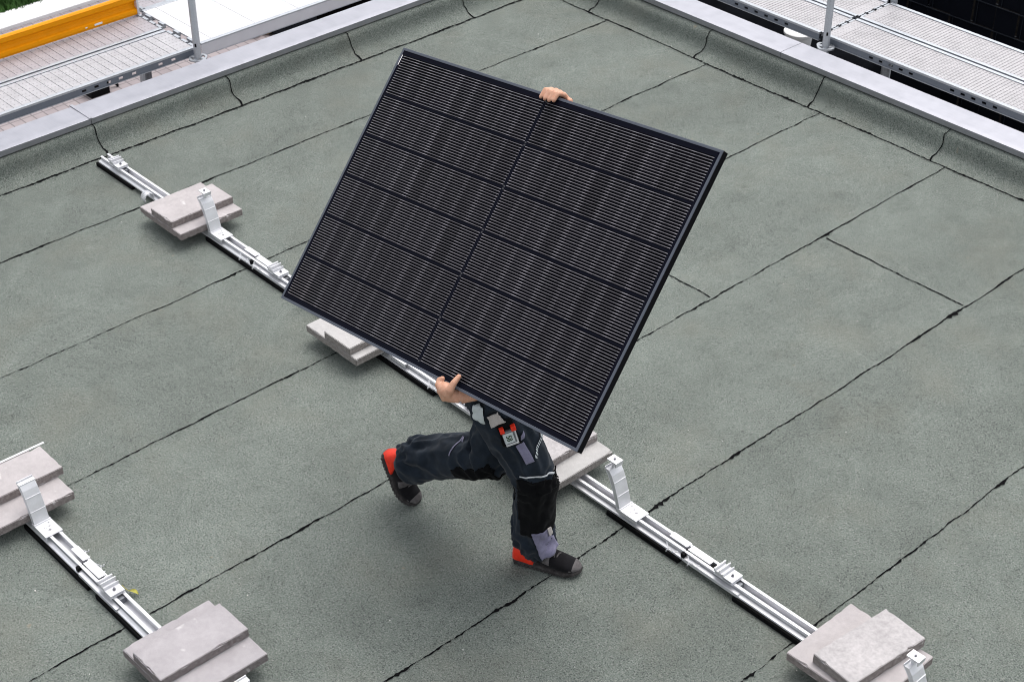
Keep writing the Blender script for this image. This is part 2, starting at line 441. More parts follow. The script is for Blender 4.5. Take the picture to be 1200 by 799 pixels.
def ribbon(mb, path, wmin, wmax, z, seed, gap=.0, step=.0065, wob=.009, blob=1.):
    """irregular line of bitumen bled out of a lap joint; path = list of 3D points"""
    pts = [Vector(p) for p in path]
    out = []
    for a, b in zip(pts[:-1], pts[1:]):
        n = max(1, int((b-a).length/step))
        out += [a + (b-a)*(i/n) for i in range(n)]
    out.append(pts[-1])
    prev = None
    acc = 0
    for i, p in enumerate(out):
        t = (out[min(i+1, len(out)-1)] - out[max(i-1, 0)]).normalized()
        s = Vector((-t.y, t.x, 0))
        if s.length < .1: s = Vector((1,0,0))
        s.normalize()
        acc = i*step
        nz = noise.noise(Vector((acc*6.5, seed*7.3, 0))); n2 = noise.noise(Vector((acc*45, seed*3.1, 4))); n3 = noise.noise(Vector((acc*1.2, seed*5.7, 9)))
        b = max(0, nz*1.5 + .15)**2
        n4 = noise.noise(Vector((acc*95, seed*1.9, 14)))
        wd = wmin*max(.12, .92 + 1.0*n2 + 1.1*n4) + (wmax-wmin)*min(1.2, b*blob)*(.8 + .7*n2 + .5*n4)
        if n3 < -.5 + gap: wd *= max(.45, .6 + n2)
        off = wob*noise.noise(Vector((acc*9, seed*2.3, 2))) + .42*wob*noise.noise(Vector((acc*48, seed, 6))) + .0022*noise.noise(Vector((acc*120, seed, 16))) + .010*noise.noise(Vector((acc*.8, seed, 11)))
        l = p + s*(off + wd*(.5 + .25*n2)); r = p + s*(off - wd*(.5 - .25*n2))
        l.z += z; r.z += z
        k = len(mb.v); mb.v += [tuple(l), tuple(r)]
        if prev is not None:
            mb.f.append((prev, k, k+1, prev+1)); mb.m.append(0)
        prev = k

XS = [.6354 + .93*i for i in range(12)]
mb = MB()
for i, x in enumerate(XS):
    ribbon(mb, [(x + (.012 if i == 0 else 0), .03, 0), (x, -2.5, 0), (x + .006*math.sin(i*2), -13, 0)], .0054 if i < 3 else .0052, .015 if i < 3 else .017, .003, i+1, .16)
for (x0, x1, y, s) in [(3.45, 4.34, -1.132, 31), (2.52, 3.41, -2.02, 32), (7.2, 8.0, -6.0, 33)]:
    ribbon(mb, [(x0, y, 0), (x1, y - .003, 0)], .007, .014, .0035, s)
ribbon(mb, [(.012, .004, 0), (16, .002, 0)], .010, .024, .0045, 41, -.1)
ribbon(mb, [(0, 0, 0), (.012, -1.6, 0), (.004, -3.0, 0), (-.006, -3.7, 0), (0, -5, 0), (0, -14, 0)], .011, .026, .005, 42, -.1)
structure(mb.build('roof_seam', M_SEAM))

# upstand profile: distance outwards from the roof edge line, height
UP = [(-.014,.0008), (.0,.0022), (.05,.004), (.088,.010), (.110,.022), (.124,.042), (.133,.068), (.140,.095), (.148,.114), (.160,.127), (.180,.134), (.215,.138)]
def upstand(name, axis, length, parent):
    mb = MB(); n = int(length/.06)
    for i in range(n+1):
        s = i/n*length
        for j, (d, z) in enumerate(UP):
            wv = .006*noise.noise(Vector((s*1.7, j*.4, axis*5.))) + .003*noise.noise(Vector((s*6, j*.7, axis*5.+3)))
            dd = d + (wv if 0 < j < len(UP)-2 else 0); zz = z + (.5*wv if 2 < j < len(UP)-1 else 0)
            mb.v.append((-dd, -s, zz) if axis == 0 else (s, dd, zz))
    m = len(UP)
    for i in range(n):
        for j in range(m-1):
            mb.f.append((i*m+j, i*m+j+1, (i+1)*m+j+1, (i+1)*m+j)); mb.m.append(0)
    return mb.build(name, M_ROOF, parent, smooth=True)
def upstand_seams(axis, places, parent):
    for q, s in enumerate(places):
        mb = MB(); path = []
        for j, (d, z) in enumerate(UP[1:]):
            ss = s + .018*noise.noise(Vector((j*.5, q*3.3, axis))) + (.02 if j == 0 else 0)
            path.append(Vector((-d, -ss, z + .003)) if axis == 0 else Vector((ss, d, z + .003)))
        pv = None
        for j, p in enumerate(path):
            wd = (.013 if j < 2 else .0065)*(1 + .5*noise.noise(Vector((j*.9, q*2.1, 7))))
            s_ = Vector((0, wd/2, 0)) if axis == 0 else Vector((wd/2, 0, 0))
            nrm = Vector((.003, 0, 0)) if axis == 0 else Vector((0, -.003, 0))
            k = len(mb.v); mb.v += [tuple(p + s_ + nrm), tuple(p - s_ + nrm)]
            if pv is not None: mb.f.append((pv, k, k+1, pv+1)); mb.m.append(0)
            pv = k
        mb.build('lap_seam', M_SEAM, parent)

def coping(axis, s0, s1, parent):
    """folded sheet: top slightly falling, drip lips both sides (extruded along the wall)"""
    a, b, zt = (.172, .385, .178) if axis == 0 else (.186, .396, .182)
    poly = [(a, zt-.038), (a, zt-.0015), (a+.035, zt), (b, zt-.003), (b, zt-.06), (b-.003, zt-.06), (b-.003, zt-.010), (a+.004, zt-.006), (a+.004, zt-.038)]
    mb = MB()
    if axis == 0: mb.prism([(-p[0], p[1]) for p in poly], 'y', -s1, -s0)
    else: mb.prism(poly, 'x', s0, s1)
    return mb.build('coping_sheet', M_COPING, parent, bevel=.0015)

pl = empty('parapet_wall', (0,0,0))
tag(pl, 'low parapet with grey metal coping beside the orange toe board, on the left roof edge', 'parapet', 'parapets round the roof')
mb = MB(); mb.box(-.375, -.215, -14, .21, -3.2, .137); mb.build('wall_body', M_WHITEWALL, pl)
upstand('upstand_membrane', 0, 14, pl); upstand_seams(0, [.62, 1.60, 2.55, 3.50, 4.46, 5.4], pl)
for a, b in [(-.39, .5), (.503, 3.5), (3.503, 6.5), (6.503, 9.5), (9.503, 14)]: coping(0, a, b, pl)
mb = MB(); mb.box(-.40, -.1705, -3.512, -3.492, .171, .1815); mb.build('joint_cover', M_COPING, pl, bevel=.001)

pr = empty('parapet_wall', (0,0,0))
tag(pr, 'low parapet with pale grey metal coping, on the right roof edge below the scaffold decks', 'parapet', 'parapets round the roof')
mb = MB(); mb.box(-.214, 16, .215, .385, -3.2, .137); mb.build('wall_body', M_WHITEWALL, pr)
upstand('upstand_membrane', 1, 16, pr); upstand_seams(1, [.45, 1.43, 2.37, 3.30, 4.25, 5.2], pr)
for a, b in [(-.172, 2.005), (2.008, 5.0), (5.003, 8.0), (8.003, 16)]: coping(1, a, b, pr)

# ground round the building, three metres down
GZ = -3.2
mb = MB(); mb.add([(-60,-60,GZ-.02), (60,-60,GZ-.02), (60,60,GZ-.02), (-60,60,GZ-.02)], [(0,1,2,3)]); structure(mb.build('ground', M_DARKSOIL))
mb = MB(); mb.add([(-8.66,-30,GZ), (-.376,-30,GZ), (-.376,4.2,GZ), (-8.66,4.2,GZ)], [(0,1,2,3)]); structure(mb.build('paving', M_PAVING))
mb = MB(); mb.add([(-40,-40,GZ-.005), (-9.0,-40,GZ-.005), (-9.0,1.05,GZ-.005), (-40,1.05,GZ-.005)], [(0,1,2,3)]); structure(mb.build('lawn', M_LAWN))
mb = MB(); mb.add([(-16,.95,GZ), (-9.06,.95,GZ), (-9.06,5,GZ), (-16,5,GZ)], [(0,1,2,3)]); structure(mb.build('path', M_PAVING))
mb = MB()
for i in range(9000):
    x = -9.02 - random.random()**1.5*3.2; y = -2.2 + random.random()*3.2; h = .06 + random.random()*.09
    a = random.random()*6.28; dx, dy = .012*math.cos(a), .012*math.sin(a); lx, ly = random.gauss(0,.035), random.gauss(0,.035)
    mb.add([(x-dx, y-dy, GZ-.005), (x+dx, y+dy, GZ-.005), (x+lx, y+ly, GZ+h)], [(0,1,2)])
tag(mb.build('grass', M_GRASS), 'short green lawn grass beyond the white kerb wall', 'grass', kind='stuff')
mb = MB(); mb.box(-9.05, -8.66, -30, 3.4, GZ-.1, GZ+.045)
tag(mb.build('kerb_wall', M_WHITEWALL, bevel=.01), 'low white wall between the lawn and the stone paving behind the orange toe board', 'wall')

# ------------------------------------------------------------------ scaffold
def plank(name, mat, x0, x1, y0, y1, z, along, pitch, groove, rim=.012, slots=(), web=.052, sidemat=None, ends=.10):
    """steel plank: raised treads across, rims along the sides, folded side webs with real slots"""
    root = empty(name, ((x0+x1)/2, (y0+y1)/2, z))
    W, L = (x1-x0, y1-y0) if along == 'y' else (y1-y0, x1-x0)
    def bx(mb, a0, a1, l0, l1, z0, z1):
        if along == 'y': mb.box(a0, a1, l0, l1, z0, z1)
        else: mb.box(l0, l1, a0, a1, z0, z1)
    hw, hl = W/2, L/2
    mb = MB()
    bx(mb, -hw+.004, hw-.004, -hl, hl, -.012, -.0025)
    l = -hl + ends
    while l < hl - ends:
        bx(mb, -hw+.03, hw-.03, l, l+pitch-groove, -.0025, .0)
        l += pitch
    bx(mb, -hw+.03, hw-.03, -hl, -hl+ends-groove, -.0025, .0); 
    mb.build('tread', mat, root)
    for sgn in (-1, 1):
        e = sgn*hw; mb = MB()
        a0, a1 = sorted((e - sgn*.001, e - sgn*.005))
        bx(mb, a0, a1, -hl, hl, -.022, -.010)
        bx(mb, a0, a1, -hl, hl, -web, -web+.013)
        edges = [-hl] + [q for s in sorted(slots) for q in (s-.016, s+.016)] + [hl]
        for i in range(0, len(edges), 2):
            bx(mb, a0, a1, edges[i], edges[i+1], -web+.013, -.022)
        mb.build('side_web', sidemat or M_WEB, root)
        mb = MB(); a0, a1 = sorted((e, e - sgn*.028)); bx(mb, a0, a1, -hl, hl, -.010, rim*.5); mb.build('side_rim', M_GALV, root, bevel=.002)
        mb = MB(); a0, a1 = sorted((e + sgn*.003, e - sgn*.03)); bx(mb, a0, a1, -hl, hl, -web-.004, -web); mb.build('side_flange', M_GALV, root)
    for sgn in (-1, 1):
        for a in (-.7, -.25, .25, .7):
            mb = MB(); l0, l1 = sorted((sgn*hl, sgn*(hl+.022)))
            bx(mb, a*hw-.03, a*hw+.03, l0, l1, -.03, .002)
            mb.build('hook', M_GALV, root)
    return root
yl = lambda c, ys: [y - c for y in ys]
cL = (-6.0 - 2.31)/2
o = plank('scaffold_plank', M_DECK, -1.270, -.895, -6.0, -2.31, 0, 'y', .060, .007, slots=yl(cL, [-3.15,-3.06,-2.97,-2.88,-2.78,-2.58,-2.48,-4.2,-4.1,-4.0]))
tag(o, 'pale grooved scaffold plank nearest the left parapet, running up to the galvanised post', 'scaffold plank', 'planks of the left scaffold')
o = plank('scaffold_plank', M_DECK_B, -1.655, -1.290, -6.0, -2.31, 0, 'y', .060, .009)
tag(o, 'dull grey grooved scaffold plank lying against the orange toe board', 'scaffold plank', 'planks of the left scaffold')
o = plank('scaffold_plank', M_DECK_W, -1.645, -.912, -2.25, 1.2, .004, 'y', .36, .003, rim=.004, web=.085, sidemat=M_GREYSHEET)
tag(o, 'broad bright white scaffold deck behind the galvanised post at the upper left', 'scaffold deck', 'planks of the left scaffold')
o = plank('scaffold_plank', M_DECK_B, -1.95, -1.67, -2.20, 1.2, -.01, 'y', .36, .003, rim=.004)
tag(o, 'narrow lavender grey scaffold plank behind the broad white deck', 'scaffold plank', 'planks of the left scaffold')
cR = (1.79+4.9)/2
o = plank('scaffold_plank', M_DECK_R, 1.79, 4.9, .915, 1.285, 0, 'x', .027, .0042, slots=yl(cR, [2.19,2.27,2.35,2.43,2.51,2.83,2.91,2.99,3.07,3.15]))
tag(o, 'pale ribbed scaffold plank nearest the right parapet, right of the galvanised post, with slotted side', 'scaffold plank', 'planks of the right scaffold')
o = plank('scaffold_plank', M_DECK_R, 1.79, 4.9, 1.305, 1.675, 0, 'x', .027, .0042)
tag(o, 'pale ribbed scaffold plank at the outer side, in front of the dark fence', 'scaffold plank', 'planks of the right scaffold')
cR2 = (-1.3+1.755)/2
o = plank('scaffold_plank', M_DECK_R, -1.3, 1.755, .915, 1.285, 0, 'x', .027, .0042, slots=yl(cR2, [1.02,1.11,1.20,1.29,1.38,1.47]))
tag(o, 'pale ribbed scaffold plank left of the right galvanised post, above the white bucket', 'scaffold plank', 'planks of the right scaffold')
o = plank('scaffold_plank', M_DECK_R, -1.3, 1.755, 1.305, 1.675, 0, 'x', .027, .0042)
tag(o, 'pale ribbed scaffold plank cut by the top photo edge, left of the deck joint', 'scaffold plank', 'planks of the right scaffold')

def rosette(mb, r=.062):
    """eight-lobed coupling disc: outer ring, hub and spokes"""
    n = 32
    for (ra, rb) in ((.047, r),):
        vs = []
        for i in range(n):
            a = 2*math.pi*i/n
            rr = rb + .004*math.cos(4*a)
            for q in (ra, rr):
                for zz in (-.005, .005): vs.append((q*math.cos(a), q*math.sin(a), zz))
        fs = []
        for i in range(n):
            j = (i+1) % n; b, c = i*4, j*4
            fs += [(b+1, c+1, c+3, b+3), (b, b+2, c+2, c), (b+2, b+3, c+3, c+2), (b, c, c+1, b+1)]
        mb.add(vs, fs)
    for i in range(4):
        a = math.pi/2*i + .5
        mb.obox(Matrix.Rotation(a, 4, 'Z'), .02, .05, -.011, .011, -.0045, .0045)
    return mb
def post(x, y, z0, z1, label, ros=(), group='scaffold posts', mat=None):
    o = empty('scaffold_post', (x, y, z0))
    mb = MB(); mb.tube([(0,0,0), (0,0,z1-z0)], .0242, 20); mb.build('tube', mat or M_GALV, o, smooth=False).data.shade_smooth()
    for z in ros:
        m = rosette(MB()); r = m.build('rosette', M_GALV, o); r.location = (0,0,z-z0)
    for k in range(int((z1-z0)/.5)):
        mb = MB(); zz = .25 + k*.5
        mb.obox(Matrix.Translation((0,0,zz)) @ Matrix.Rotation(R_(-50), 4, 'Z'), .022, .0262, -.006, .006, -.012, .012)
        mb.build('peg_hole', M_BLACKP, o)
    tag(o, label, 'scaffold post', group)
    return o
post(-.845, -2.325, GZ, 2.1, 'galvanised scaffold post with coupling disc rising between the left parapet and the white deck', [-.05, -1.05, 1.0])
post(1.853, .868, GZ, 2.1, 'galvanised scaffold post with coupling disc rising beside the right parapet, over the white bucket', [-.05, -1.05, 1.0])
post(1.775, 1.715, GZ, 2.1, 'galvanised scaffold post at the outer side of the right decks by the dark fence', [-.08, -1.05])
post(-1.700, -2.275, GZ, 2.1, 'grey scaffold post at the end of the orange toe board', [-.08, -1.05])
post(2.10, 1.26, GZ, -.062, 'short scaffold post ending under the right scaffold decks', [], mat=M_GALV)
post(-1.31, -2.45, GZ, -.062, 'dark short scaffold post ending under the left scaffold planks', [], mat=M_STEEL_DARK)
def ledger(p, q, label):
    o = empty('scaffold_ledger', p); d = Vector(q) - Vector(p)
    mb = MB(); mb.tube([(0,0,0), tuple(d)], .0225, 16); mb.build('tube', M_GALV, o).data.shade_smooth()
    mb = MB(); mb.ball((0,0,0), .03, 6); mb.ball(tuple(d), .03, 6); mb.build('wedge_head', M_GALV, o)
    tag(o, label, 'scaffold tube', 'scaffold cross tubes')
ledger((-.91, -2.30, -.087), (-1.65, -2.277, -.087), 'scaffold cross tube under the joint of the left planks, hidden behind the post')
ledger((1.83, .93, -.087), (1.778, 1.66, -.087), 'scaffold cross tube under the joint of the right planks')

# orange toe board with pressed profile
o = empty('toe_board', (-1.60, -6, .0))
prof = [(.012,.012), (.018,.03), (.016,.05), (-.004,.058), (-.012,.075), (-.010,.098), (.004,.108), (.012,.116), (.016,.150), (.004,.158), (-.018,.156), (-.018,.150), (-.002,.150), (-.006,.118), (-.016,.104), (-.022,.076), (-.014,.05), (.004,.042), (.004,.012)]
mb = MB(); mb.prism(prof, 'y', 0, 3.685); mb.build('board', M_ORANGE, o)
mb = MB(); mb.box(-.020, .020, 3.685, 3.70, .008, .16); mb.build('end_fitting', M_GREYSHEET, o)
mb = MB(); mb.box(.0172, .0185, 3.35, 3.41, .030, .044); mb.box(.0172, .0185, 3.28, 3.295, .032, .040); mb.build('sticker', M_WHITE, o)
tag(o, 'bright orange ribbed steel toe board standing on the left scaffold planks', 'toe board')
o = empty('toe_board', (-1.98, -2.18, 0))
mb = MB(); mb.box(-.012, .012, 0, 3.3, -.01, .15); mb.box(-.016, .016, 0, 3.3, .15, .158); mb.build('board', M_GREYSHEET, o, bevel=.003)
tag(o, 'light grey toe board behind the broad white scaffold deck', 'toe board')

# things down on the ground, seen through the gap on the left
o = empty('plastic_crate', (-6.66, -.12, GZ))
mb = MB(); mb.box(-.13, .13, -.11, .11, .004, .02); mb.box(-.13, .13, -.11, -.098, .02, .17); mb.box(-.13, .13, .098, .11, .02, .17); mb.box(-.13, -.118, -.098, .098, .02, .17); mb.box(.118, .13, -.098, .098, .02, .17)
mb.build('tub', M_BLACKP, o)
mb = MB(); mb.tube([(-.04,.12,.165), (.02,.20,.10), (.06,.25,0.008)], .016, 8); mb.build('handle', M_BLACKP, o)
tag(o, 'black plastic crate with handle on the stone paving, seen below the left planks', 'crate')
def foil(name, pts_fn, nx, ny, label):
    mb = MB()
    for i in range(nx+1):
        for j in range(ny+1): mb.v.append(pts_fn(i/nx, j/ny))
    for i in range(nx):
        for j in range(ny):
            a = i*(ny+1)+j; mb.f.append((a, a+1, a+ny+2, a+ny+1)); mb.m.append(0)
    o = mb.build(name, M_TARP, smooth=True)
    s = o.modifiers.new('thick', 'SOLIDIFY'); s.thickness = .004
    return tag(o, label, 'plastic sheet')
foil('plastic_sheet', lambda a, b: (-7.0 + b*.9, 2.05 + a*2.0, GZ + .012 + .10*abs(noise.noise(Vector((a*5, b*4, 1)))) + .05*abs(noise.noise(Vector((a*14, b*9, 3))))), 50, 30,
     'crumpled black plastic sheet on the ground beside the two tan stones')
for q, (x, y, s) in enumerate([(-6.66, 1.93, .085), (-6.62, 2.07, .075)]):
    mb = MB(); mb.ball((0,0,s*.7), (s, s*.85, s*.75), 9)
    mb.v = [tuple(Vector(v)*(1 + .25*noise.noise(Vector(v)*14 + Vector((q*9,0,0))))) for v in mb.v]
    o = mb.build('stone', M_TAN, smooth=True); o.location = (x, y, GZ)
    tag(o, ['rounded tan stone on the ground, left one of the pair by the black sheet', 'jagged tan stone on the ground, right one of the pair by the black sheet'][q], 'stone', 'tan stones by the black sheet')

# right side: foil-covered ledge with the white bucket
def ledge(a, b):
    x = -3.2 + a*4.75; y = .42 + b*2.7
    z = -.80 + .09*noise.noise(Vector((x*2.2, y*3.4, 0))) + .05*abs(noise.noise(Vector((x*7, y*5, 2))))
    if b > .93: z -= (b-.93)*14
    if a > .97: z -= (a-.97)*20
    return (x, y, z)
foil('plastic_sheet', ledge, 150, 60, 'crumpled black foil covering the ledge under the right scaffold planks')
mb = MB(); mb.box(-3.3, 1.38, .40, 2.9, GZ, -.98)
tag(mb.build('ledge_wall', M_DARKSOIL), 'dark ledge wall under the black foil beside the right parapet', 'wall')
o = empty('bucket', (.885, 1.85, -.79))
mb = MB(); mb.tube([(0,0,.05), (0,0,.06), (0,0,.19), (0,0,.20)], [.085, .09, .105, .105], 28); mb.build('tub', M_WHITE, o).data.shade_smooth()
mb = MB(); mb.tube([(0,0,.20), (0,0,.206), (0,0,.222), (0,0,.228)], [.112, .116, .116, .104], 28); mb.build('lid', M_WHITE, o, smooth=False)
tag(o, 'white plastic bucket with lid on black foil under the right scaffold planks', 'bucket')

# mesh fence with woven privacy strips
fe = empty('privacy_fence', (0, 3.3, GZ))
mb = MB()
x = -4.0; i = 0
while x < 9:
    wv = .19
    for z0 in range(14):
        off = .008 if (i + z0) % 2 else -.008
        mb.box(x + .006, x + wv + (.003 if i % 3 == 0 else .008), off - .002, off + .002, z0*.2 + .05, z0*.2 + .245)
    x += wv + .012; i += 1
mb.build('privacy_strip', M_STRIP, fe)
mb = MB()
for k in range(15):
    for dy in (-.02, .02): mb.tube([(-4, dy, .05 + k*.2), (9, dy, .05 + k*.2)], .005, 6)
mb.build('horizontal_wire', M_WIRE, fe)
mb = MB()
for k in range(64): mb.tube([(-4 + k*.2033, 0, 0), (-4 + k*.2033, 0, 2.9)], .004, 6)
mb.build('vertical_wire', M_WIRE, fe)
for k in range(6):
    mb = MB(); mb.box(-4.03 + k*2.5, -3.97 + k*2.5, .03, .07, 0, 2.95); mb.build('post', M_STRIP, fe)
tag(fe, 'dark wire mesh fence woven with black privacy strips, behind the right scaffold', 'fence')
# low green growth below the right scaffold
mb = MB()
for i in range(5200):
    cx, cy = random.choice([(2.4,2.4), (3.1,1.9), (1.9,2.7), (2.7,1.5), (4.0,2.2), (3.6,2.8)])
    r = random.random()**.5*.55; a = random.random()*6.28
    p = Vector((cx + r*math.cos(a), cy + r*math.sin(a), GZ + .05 + random.random()*(.95 - r*1.2)))
    d1 = Vector((random.gauss(0,1), random.gauss(0,1), random.gauss(0,.6))).normalized()*.035; d2 = d1.orthogonal().normalized()*.014
    mb.add([p-d1, p+d2, p+d1, p-d2], [(0,1,2,3)])
tag(mb.build('ground_cover', M_HEDGE), 'dark green low plants below the right scaffold', 'plants', kind='stuff')

# ------------------------------------------------------------------ mounting rails
def rail_profile(x0, x1, parent):
    mb = MB()
    mb.box(x0, x1, -.039, .039, .0215, .0245)                       # foot
    mb.prism([(-.039,.0245), (-.039,.031), (-.020,.036), (-.020,.0245)], 'x', x0, x1)
    for y in (-.016, .027):
        mb.box(x0, x1, y-.002, y+.002, .0245, .054)
        mb.box(x0, x1, y-.007, y+.007, .054, .0575)
    mb.box(x0, x1, .030, .039, .0245, .030)
    return mb.build('rail_profile', M_ALU, parent, bevel=.0008, seg=1)
def rubber(x0, x1, parent):
    mb = MB(); mb.box(x0, x1, -.051, .046, .0008, .0235); return mb.build('rubber_pad', M_RUBBER, parent, bevel=.002)

def bracket_shape():
    """tall curved support (side view x,z), extruded across the rail"""
    outer = [(0,.062), (-.008,.090), (-.017,.120), (-.027,.150), (-.039,.182), (-.053,.212), (-.070,.234)]
    inner = [(p[0] - .020 - .006*i/6, p[1] - .004) for i, p in enumerate(outer)]
    inner[0] = (-.022, .062)
    mb = MB()
    # curved front plate, back web and two side webs, open box in between
    n = len(outer)
    for y0, y1, off in ((-.036, .036, 0),):
        front = outer + [(p[0] - .004, p[1]) for p in outer[::-1]]
        mb.prism(front, 'y', y0, y1)
        back = [(p[0] + .003, p[1]) for p in inner] + inner[::-1]
        mb.prism(back, 'y', y0, y1)
        for ya, yb in ((y0 + .002, y0 + .005), (y1 - .005, y1 - .002)):
            mb.prism([(p[0] - .002, p[1] + .0004) for p in outer] + [(p[0] + .0015, p[1] + .0004) for p in inner[::-1]], 'y', ya, yb)
    for k in range(n-1):                                            # creases
        pass
    for (i, dz) in ((2, .0), (4, .0)):
        x, z = outer[i]; mb.box(x - .002, x + .0022, -.036, .036, z - .0012, z + .0012)
    top = outer[-1]
    mb.box(top[0] - .026, top[0] + .001, -.038, .038, top[1] - .002, top[1] + .004)
    mb.box(top[0] - .026, top[0] - .022, -.038, .038, top[1] + .004, top[1] + .012)
    return mb
_meshes = {}
def shared(key, fn, mats, bevel=True):
    if key not in _meshes:
        _meshes[key] = fn().mesh(key, mats)
    return _meshes[key]
def bracket(x, parent, cap=True, flip=1):
    b = link('support_bracket', shared('support_bracket', bracket_shape, M_ALU), None, parent); b.location = (x, 0, 0)
    md = b.modifiers.new('bevel', 'BEVEL'); md.width = .001; md.segments = 1
    def plate():
        m = MB(); m.box(-.018, .102, -.040, .040, .0585, .0625); m.box(-.018, .102, -.040, -.036, .0445, .0585); m.box(-.018, .102, .036, .040, .0445, .0585)
        m.box(.0, .006, -.040, .040, .0625, .066)
        return m
    link('base_plate', shared('base_plate', plate, M_ALU), None, b)
    def marks():
        m = MB()
        for k in range(5): m.obox(Matrix.Translation((.042 + .004*(k % 2), -.014 + k*.007, .0629)) @ Matrix.Rotation(.4*k, 4, 'Z'), -.004, .004, -.0013, .0013, 0, .0004)
        m.obox(Matrix.Translation((.066, 0, .0629)) @ Matrix.Rotation(.78, 4, 'Z'), -.006, .006, -.006, .006, 0, .0004)
        m.tube([(.022, .018, .0627), (.022, .018, .0634)], .004, 10)
        return m
    link('stamp_mark', shared('stamp_mark', marks, M_BOLT), None, b)
    if cap:
        def capm():
            m = MB()
            m.box(-.082, -.070, -.010, .010, .236, .272)
            m.box(-.100, -.045, -.022, .022, .272, .277); m.box(-.050, -.045, -.022, .022, .256, .272)
            return m
        c = link('top_clamp', shared('top_clamp', capm, M_ALU), None, b)
        def bolt():
            m = MB(); m.tube([(-.074, 0, .2772), (-.074, 0, .285)], .0055, 6); return m
        link('bolt', shared('bolt', bolt, M_BOLT), None, b)
    return b
def end_clamp(x, parent):
    def shape():
        m = MB()
        m.box(.0, .10, -.034, .034, .0585, .0615)
        m.box(.002, .044, -.031, .031, .0615, .078); m.box(.0, .007, -.036, .036, .078, .092); m.box(.026, .032, -.036, .036, .078, .096)
        m.box(.048, .052, -.036, .036, .0615, .088); m.box(.052, .10, -.034, .034, .070, .074); m.box(.092, .096, -.034, .034, .0615, .070)
        return m
    c = link('end_clamp', shared('end_clamp', shape, M_ALU), None, parent); c.location = (x, 0, 0)
    md = c.modifiers.new('bevel', 'BEVEL'); md.width = .001; md.segments = 1
    def bolt():
        m = MB(); m.tube([(.074, 0, .0742), (.074, 0, .080)], .0075, 6); m.tube([(.074, 0, .080), (.074,0,.086)], .004, 8); return m
    link('bolt', shared('clamp_bolt', bolt, M_BOLT), None, c)
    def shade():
        m = MB(); m.box(.096, .118, -.012, .022, .0246, .05); return m  # dark block standing in for shade in the rail slot
    link('slot_shade', shared('slot_shade', shade, M_STEEL_DARK), None, c)
    return c
def splice(x, parent, side=-1):
    mb = MB()
    mb.box(x, x + .10, .002, .036, .0582, .0606); mb.box(x + .112, x + .235, -.006, .030, .0582, .0606)
    mb.box(x + .13, x + .42, -.0425, -.039, .0235, .040); mb.box(x + .13, x + .42, -.039, -.022, .0365, .0395)
    mb.build('splice_plate', M_ALU, parent, bevel=.0006, seg=1)
    mb = MB(); mb.box(x + .101, x + .118, -.036, .002, .0246, .053); mb.box(x + .236, x + .25, .002, .018, .0246, .05); mb.build('joint_gap', M_BLACKP, parent)
    for k in (.035, .155):
        mb = MB(); pts = []
        for q in range(15):
            a = q/14*math.pi*1.75 + .3
            pts.append((x + k + .011*math.cos(a) + q*.0022, side*(.040 + .011 + .011*math.sin(a)), .042 + .008*math.sin(q*.9)))
        mb.tube([(x + k - .02, side*.030, .056)] + pts + [(x + k + .05, side*.034, .052)], .0022, 6)
        mb.build('spring_clip', M_ALU, parent, smooth=True)

def stretch(xa, xb, cuts, parent):
    e = [xa] + cuts + [xb]
    for a, b in zip(e[:-1], e[1:]): rail_profile(a, b - .003, parent)
r1 = empty('mounting_rail', (0, -3.5795, 0))
tag(r1, 'long aluminium mounting rail on black rubber pads, passing behind the walking worker', 'mounting rail', 'mounting rails on the roof')
stretch(.065, 7.6, [1.56, 3.11, 4.675, 6.22], r1)
for a, b in [(.055, .44), (1.18, 1.90), (2.60, 3.09), (4.245, 4.665), (4.965, 5.36), (5.80, 6.3), (6.55, 7.1)]: rubber(a, b, r1)
for x in (.18, 1.735, 3.29, 4.845, 6.40): end_clamp(x, r1)
for i, x in enumerate((1.218, 2.765, 4.308, 5.868)): bracket(x, r1)
for x in (1.475, 3.02, 4.565, 6.12): splice(x, r1)
mb = MB()
pts = []
for q in range(15):
    an = math.pi*(q/14)
    pts.append((-.058 + .030*math.cos(an), .022 + .046*math.sin(an)**.9))
for a, b in zip(pts[:-1], pts[1:]):
    mb.add([(.600, a[0], a[1]), (.645, a[0], a[1]), (.645, b[0], b[1]), (.600, b[0], b[1])], [(0,1,2,3)])
o = mb.build('bent_strap', M_ALU, r1, smooth=True); s = o.modifiers.new('t', 'SOLIDIFY'); s.thickness = .003
r2 = empty('mounting_rail', (0, -5.482, 0))
tag(r2, 'shorter visible aluminium mounting rail at the lower left corner of the roof', 'mounting rail', 'mounting rails on the roof')
stretch(1.0, 6.2, [1.49, 3.045, 4.60], r2)
for a, b in [(1.05, 1.4), (2.62, 3.14), (3.20, 3.66), (4.2, 4.66)]: rubber(a, b, r2)
for x in (1.65, 3.205, 4.76): end_clamp(x, r2)
bracket(2.700, r2, cap=False); bracket(4.262, r2, cap=False); bracket(1.15, r2, cap=False)
splice(2.93, r2, side=1); splice(4.49, r2, side=1)

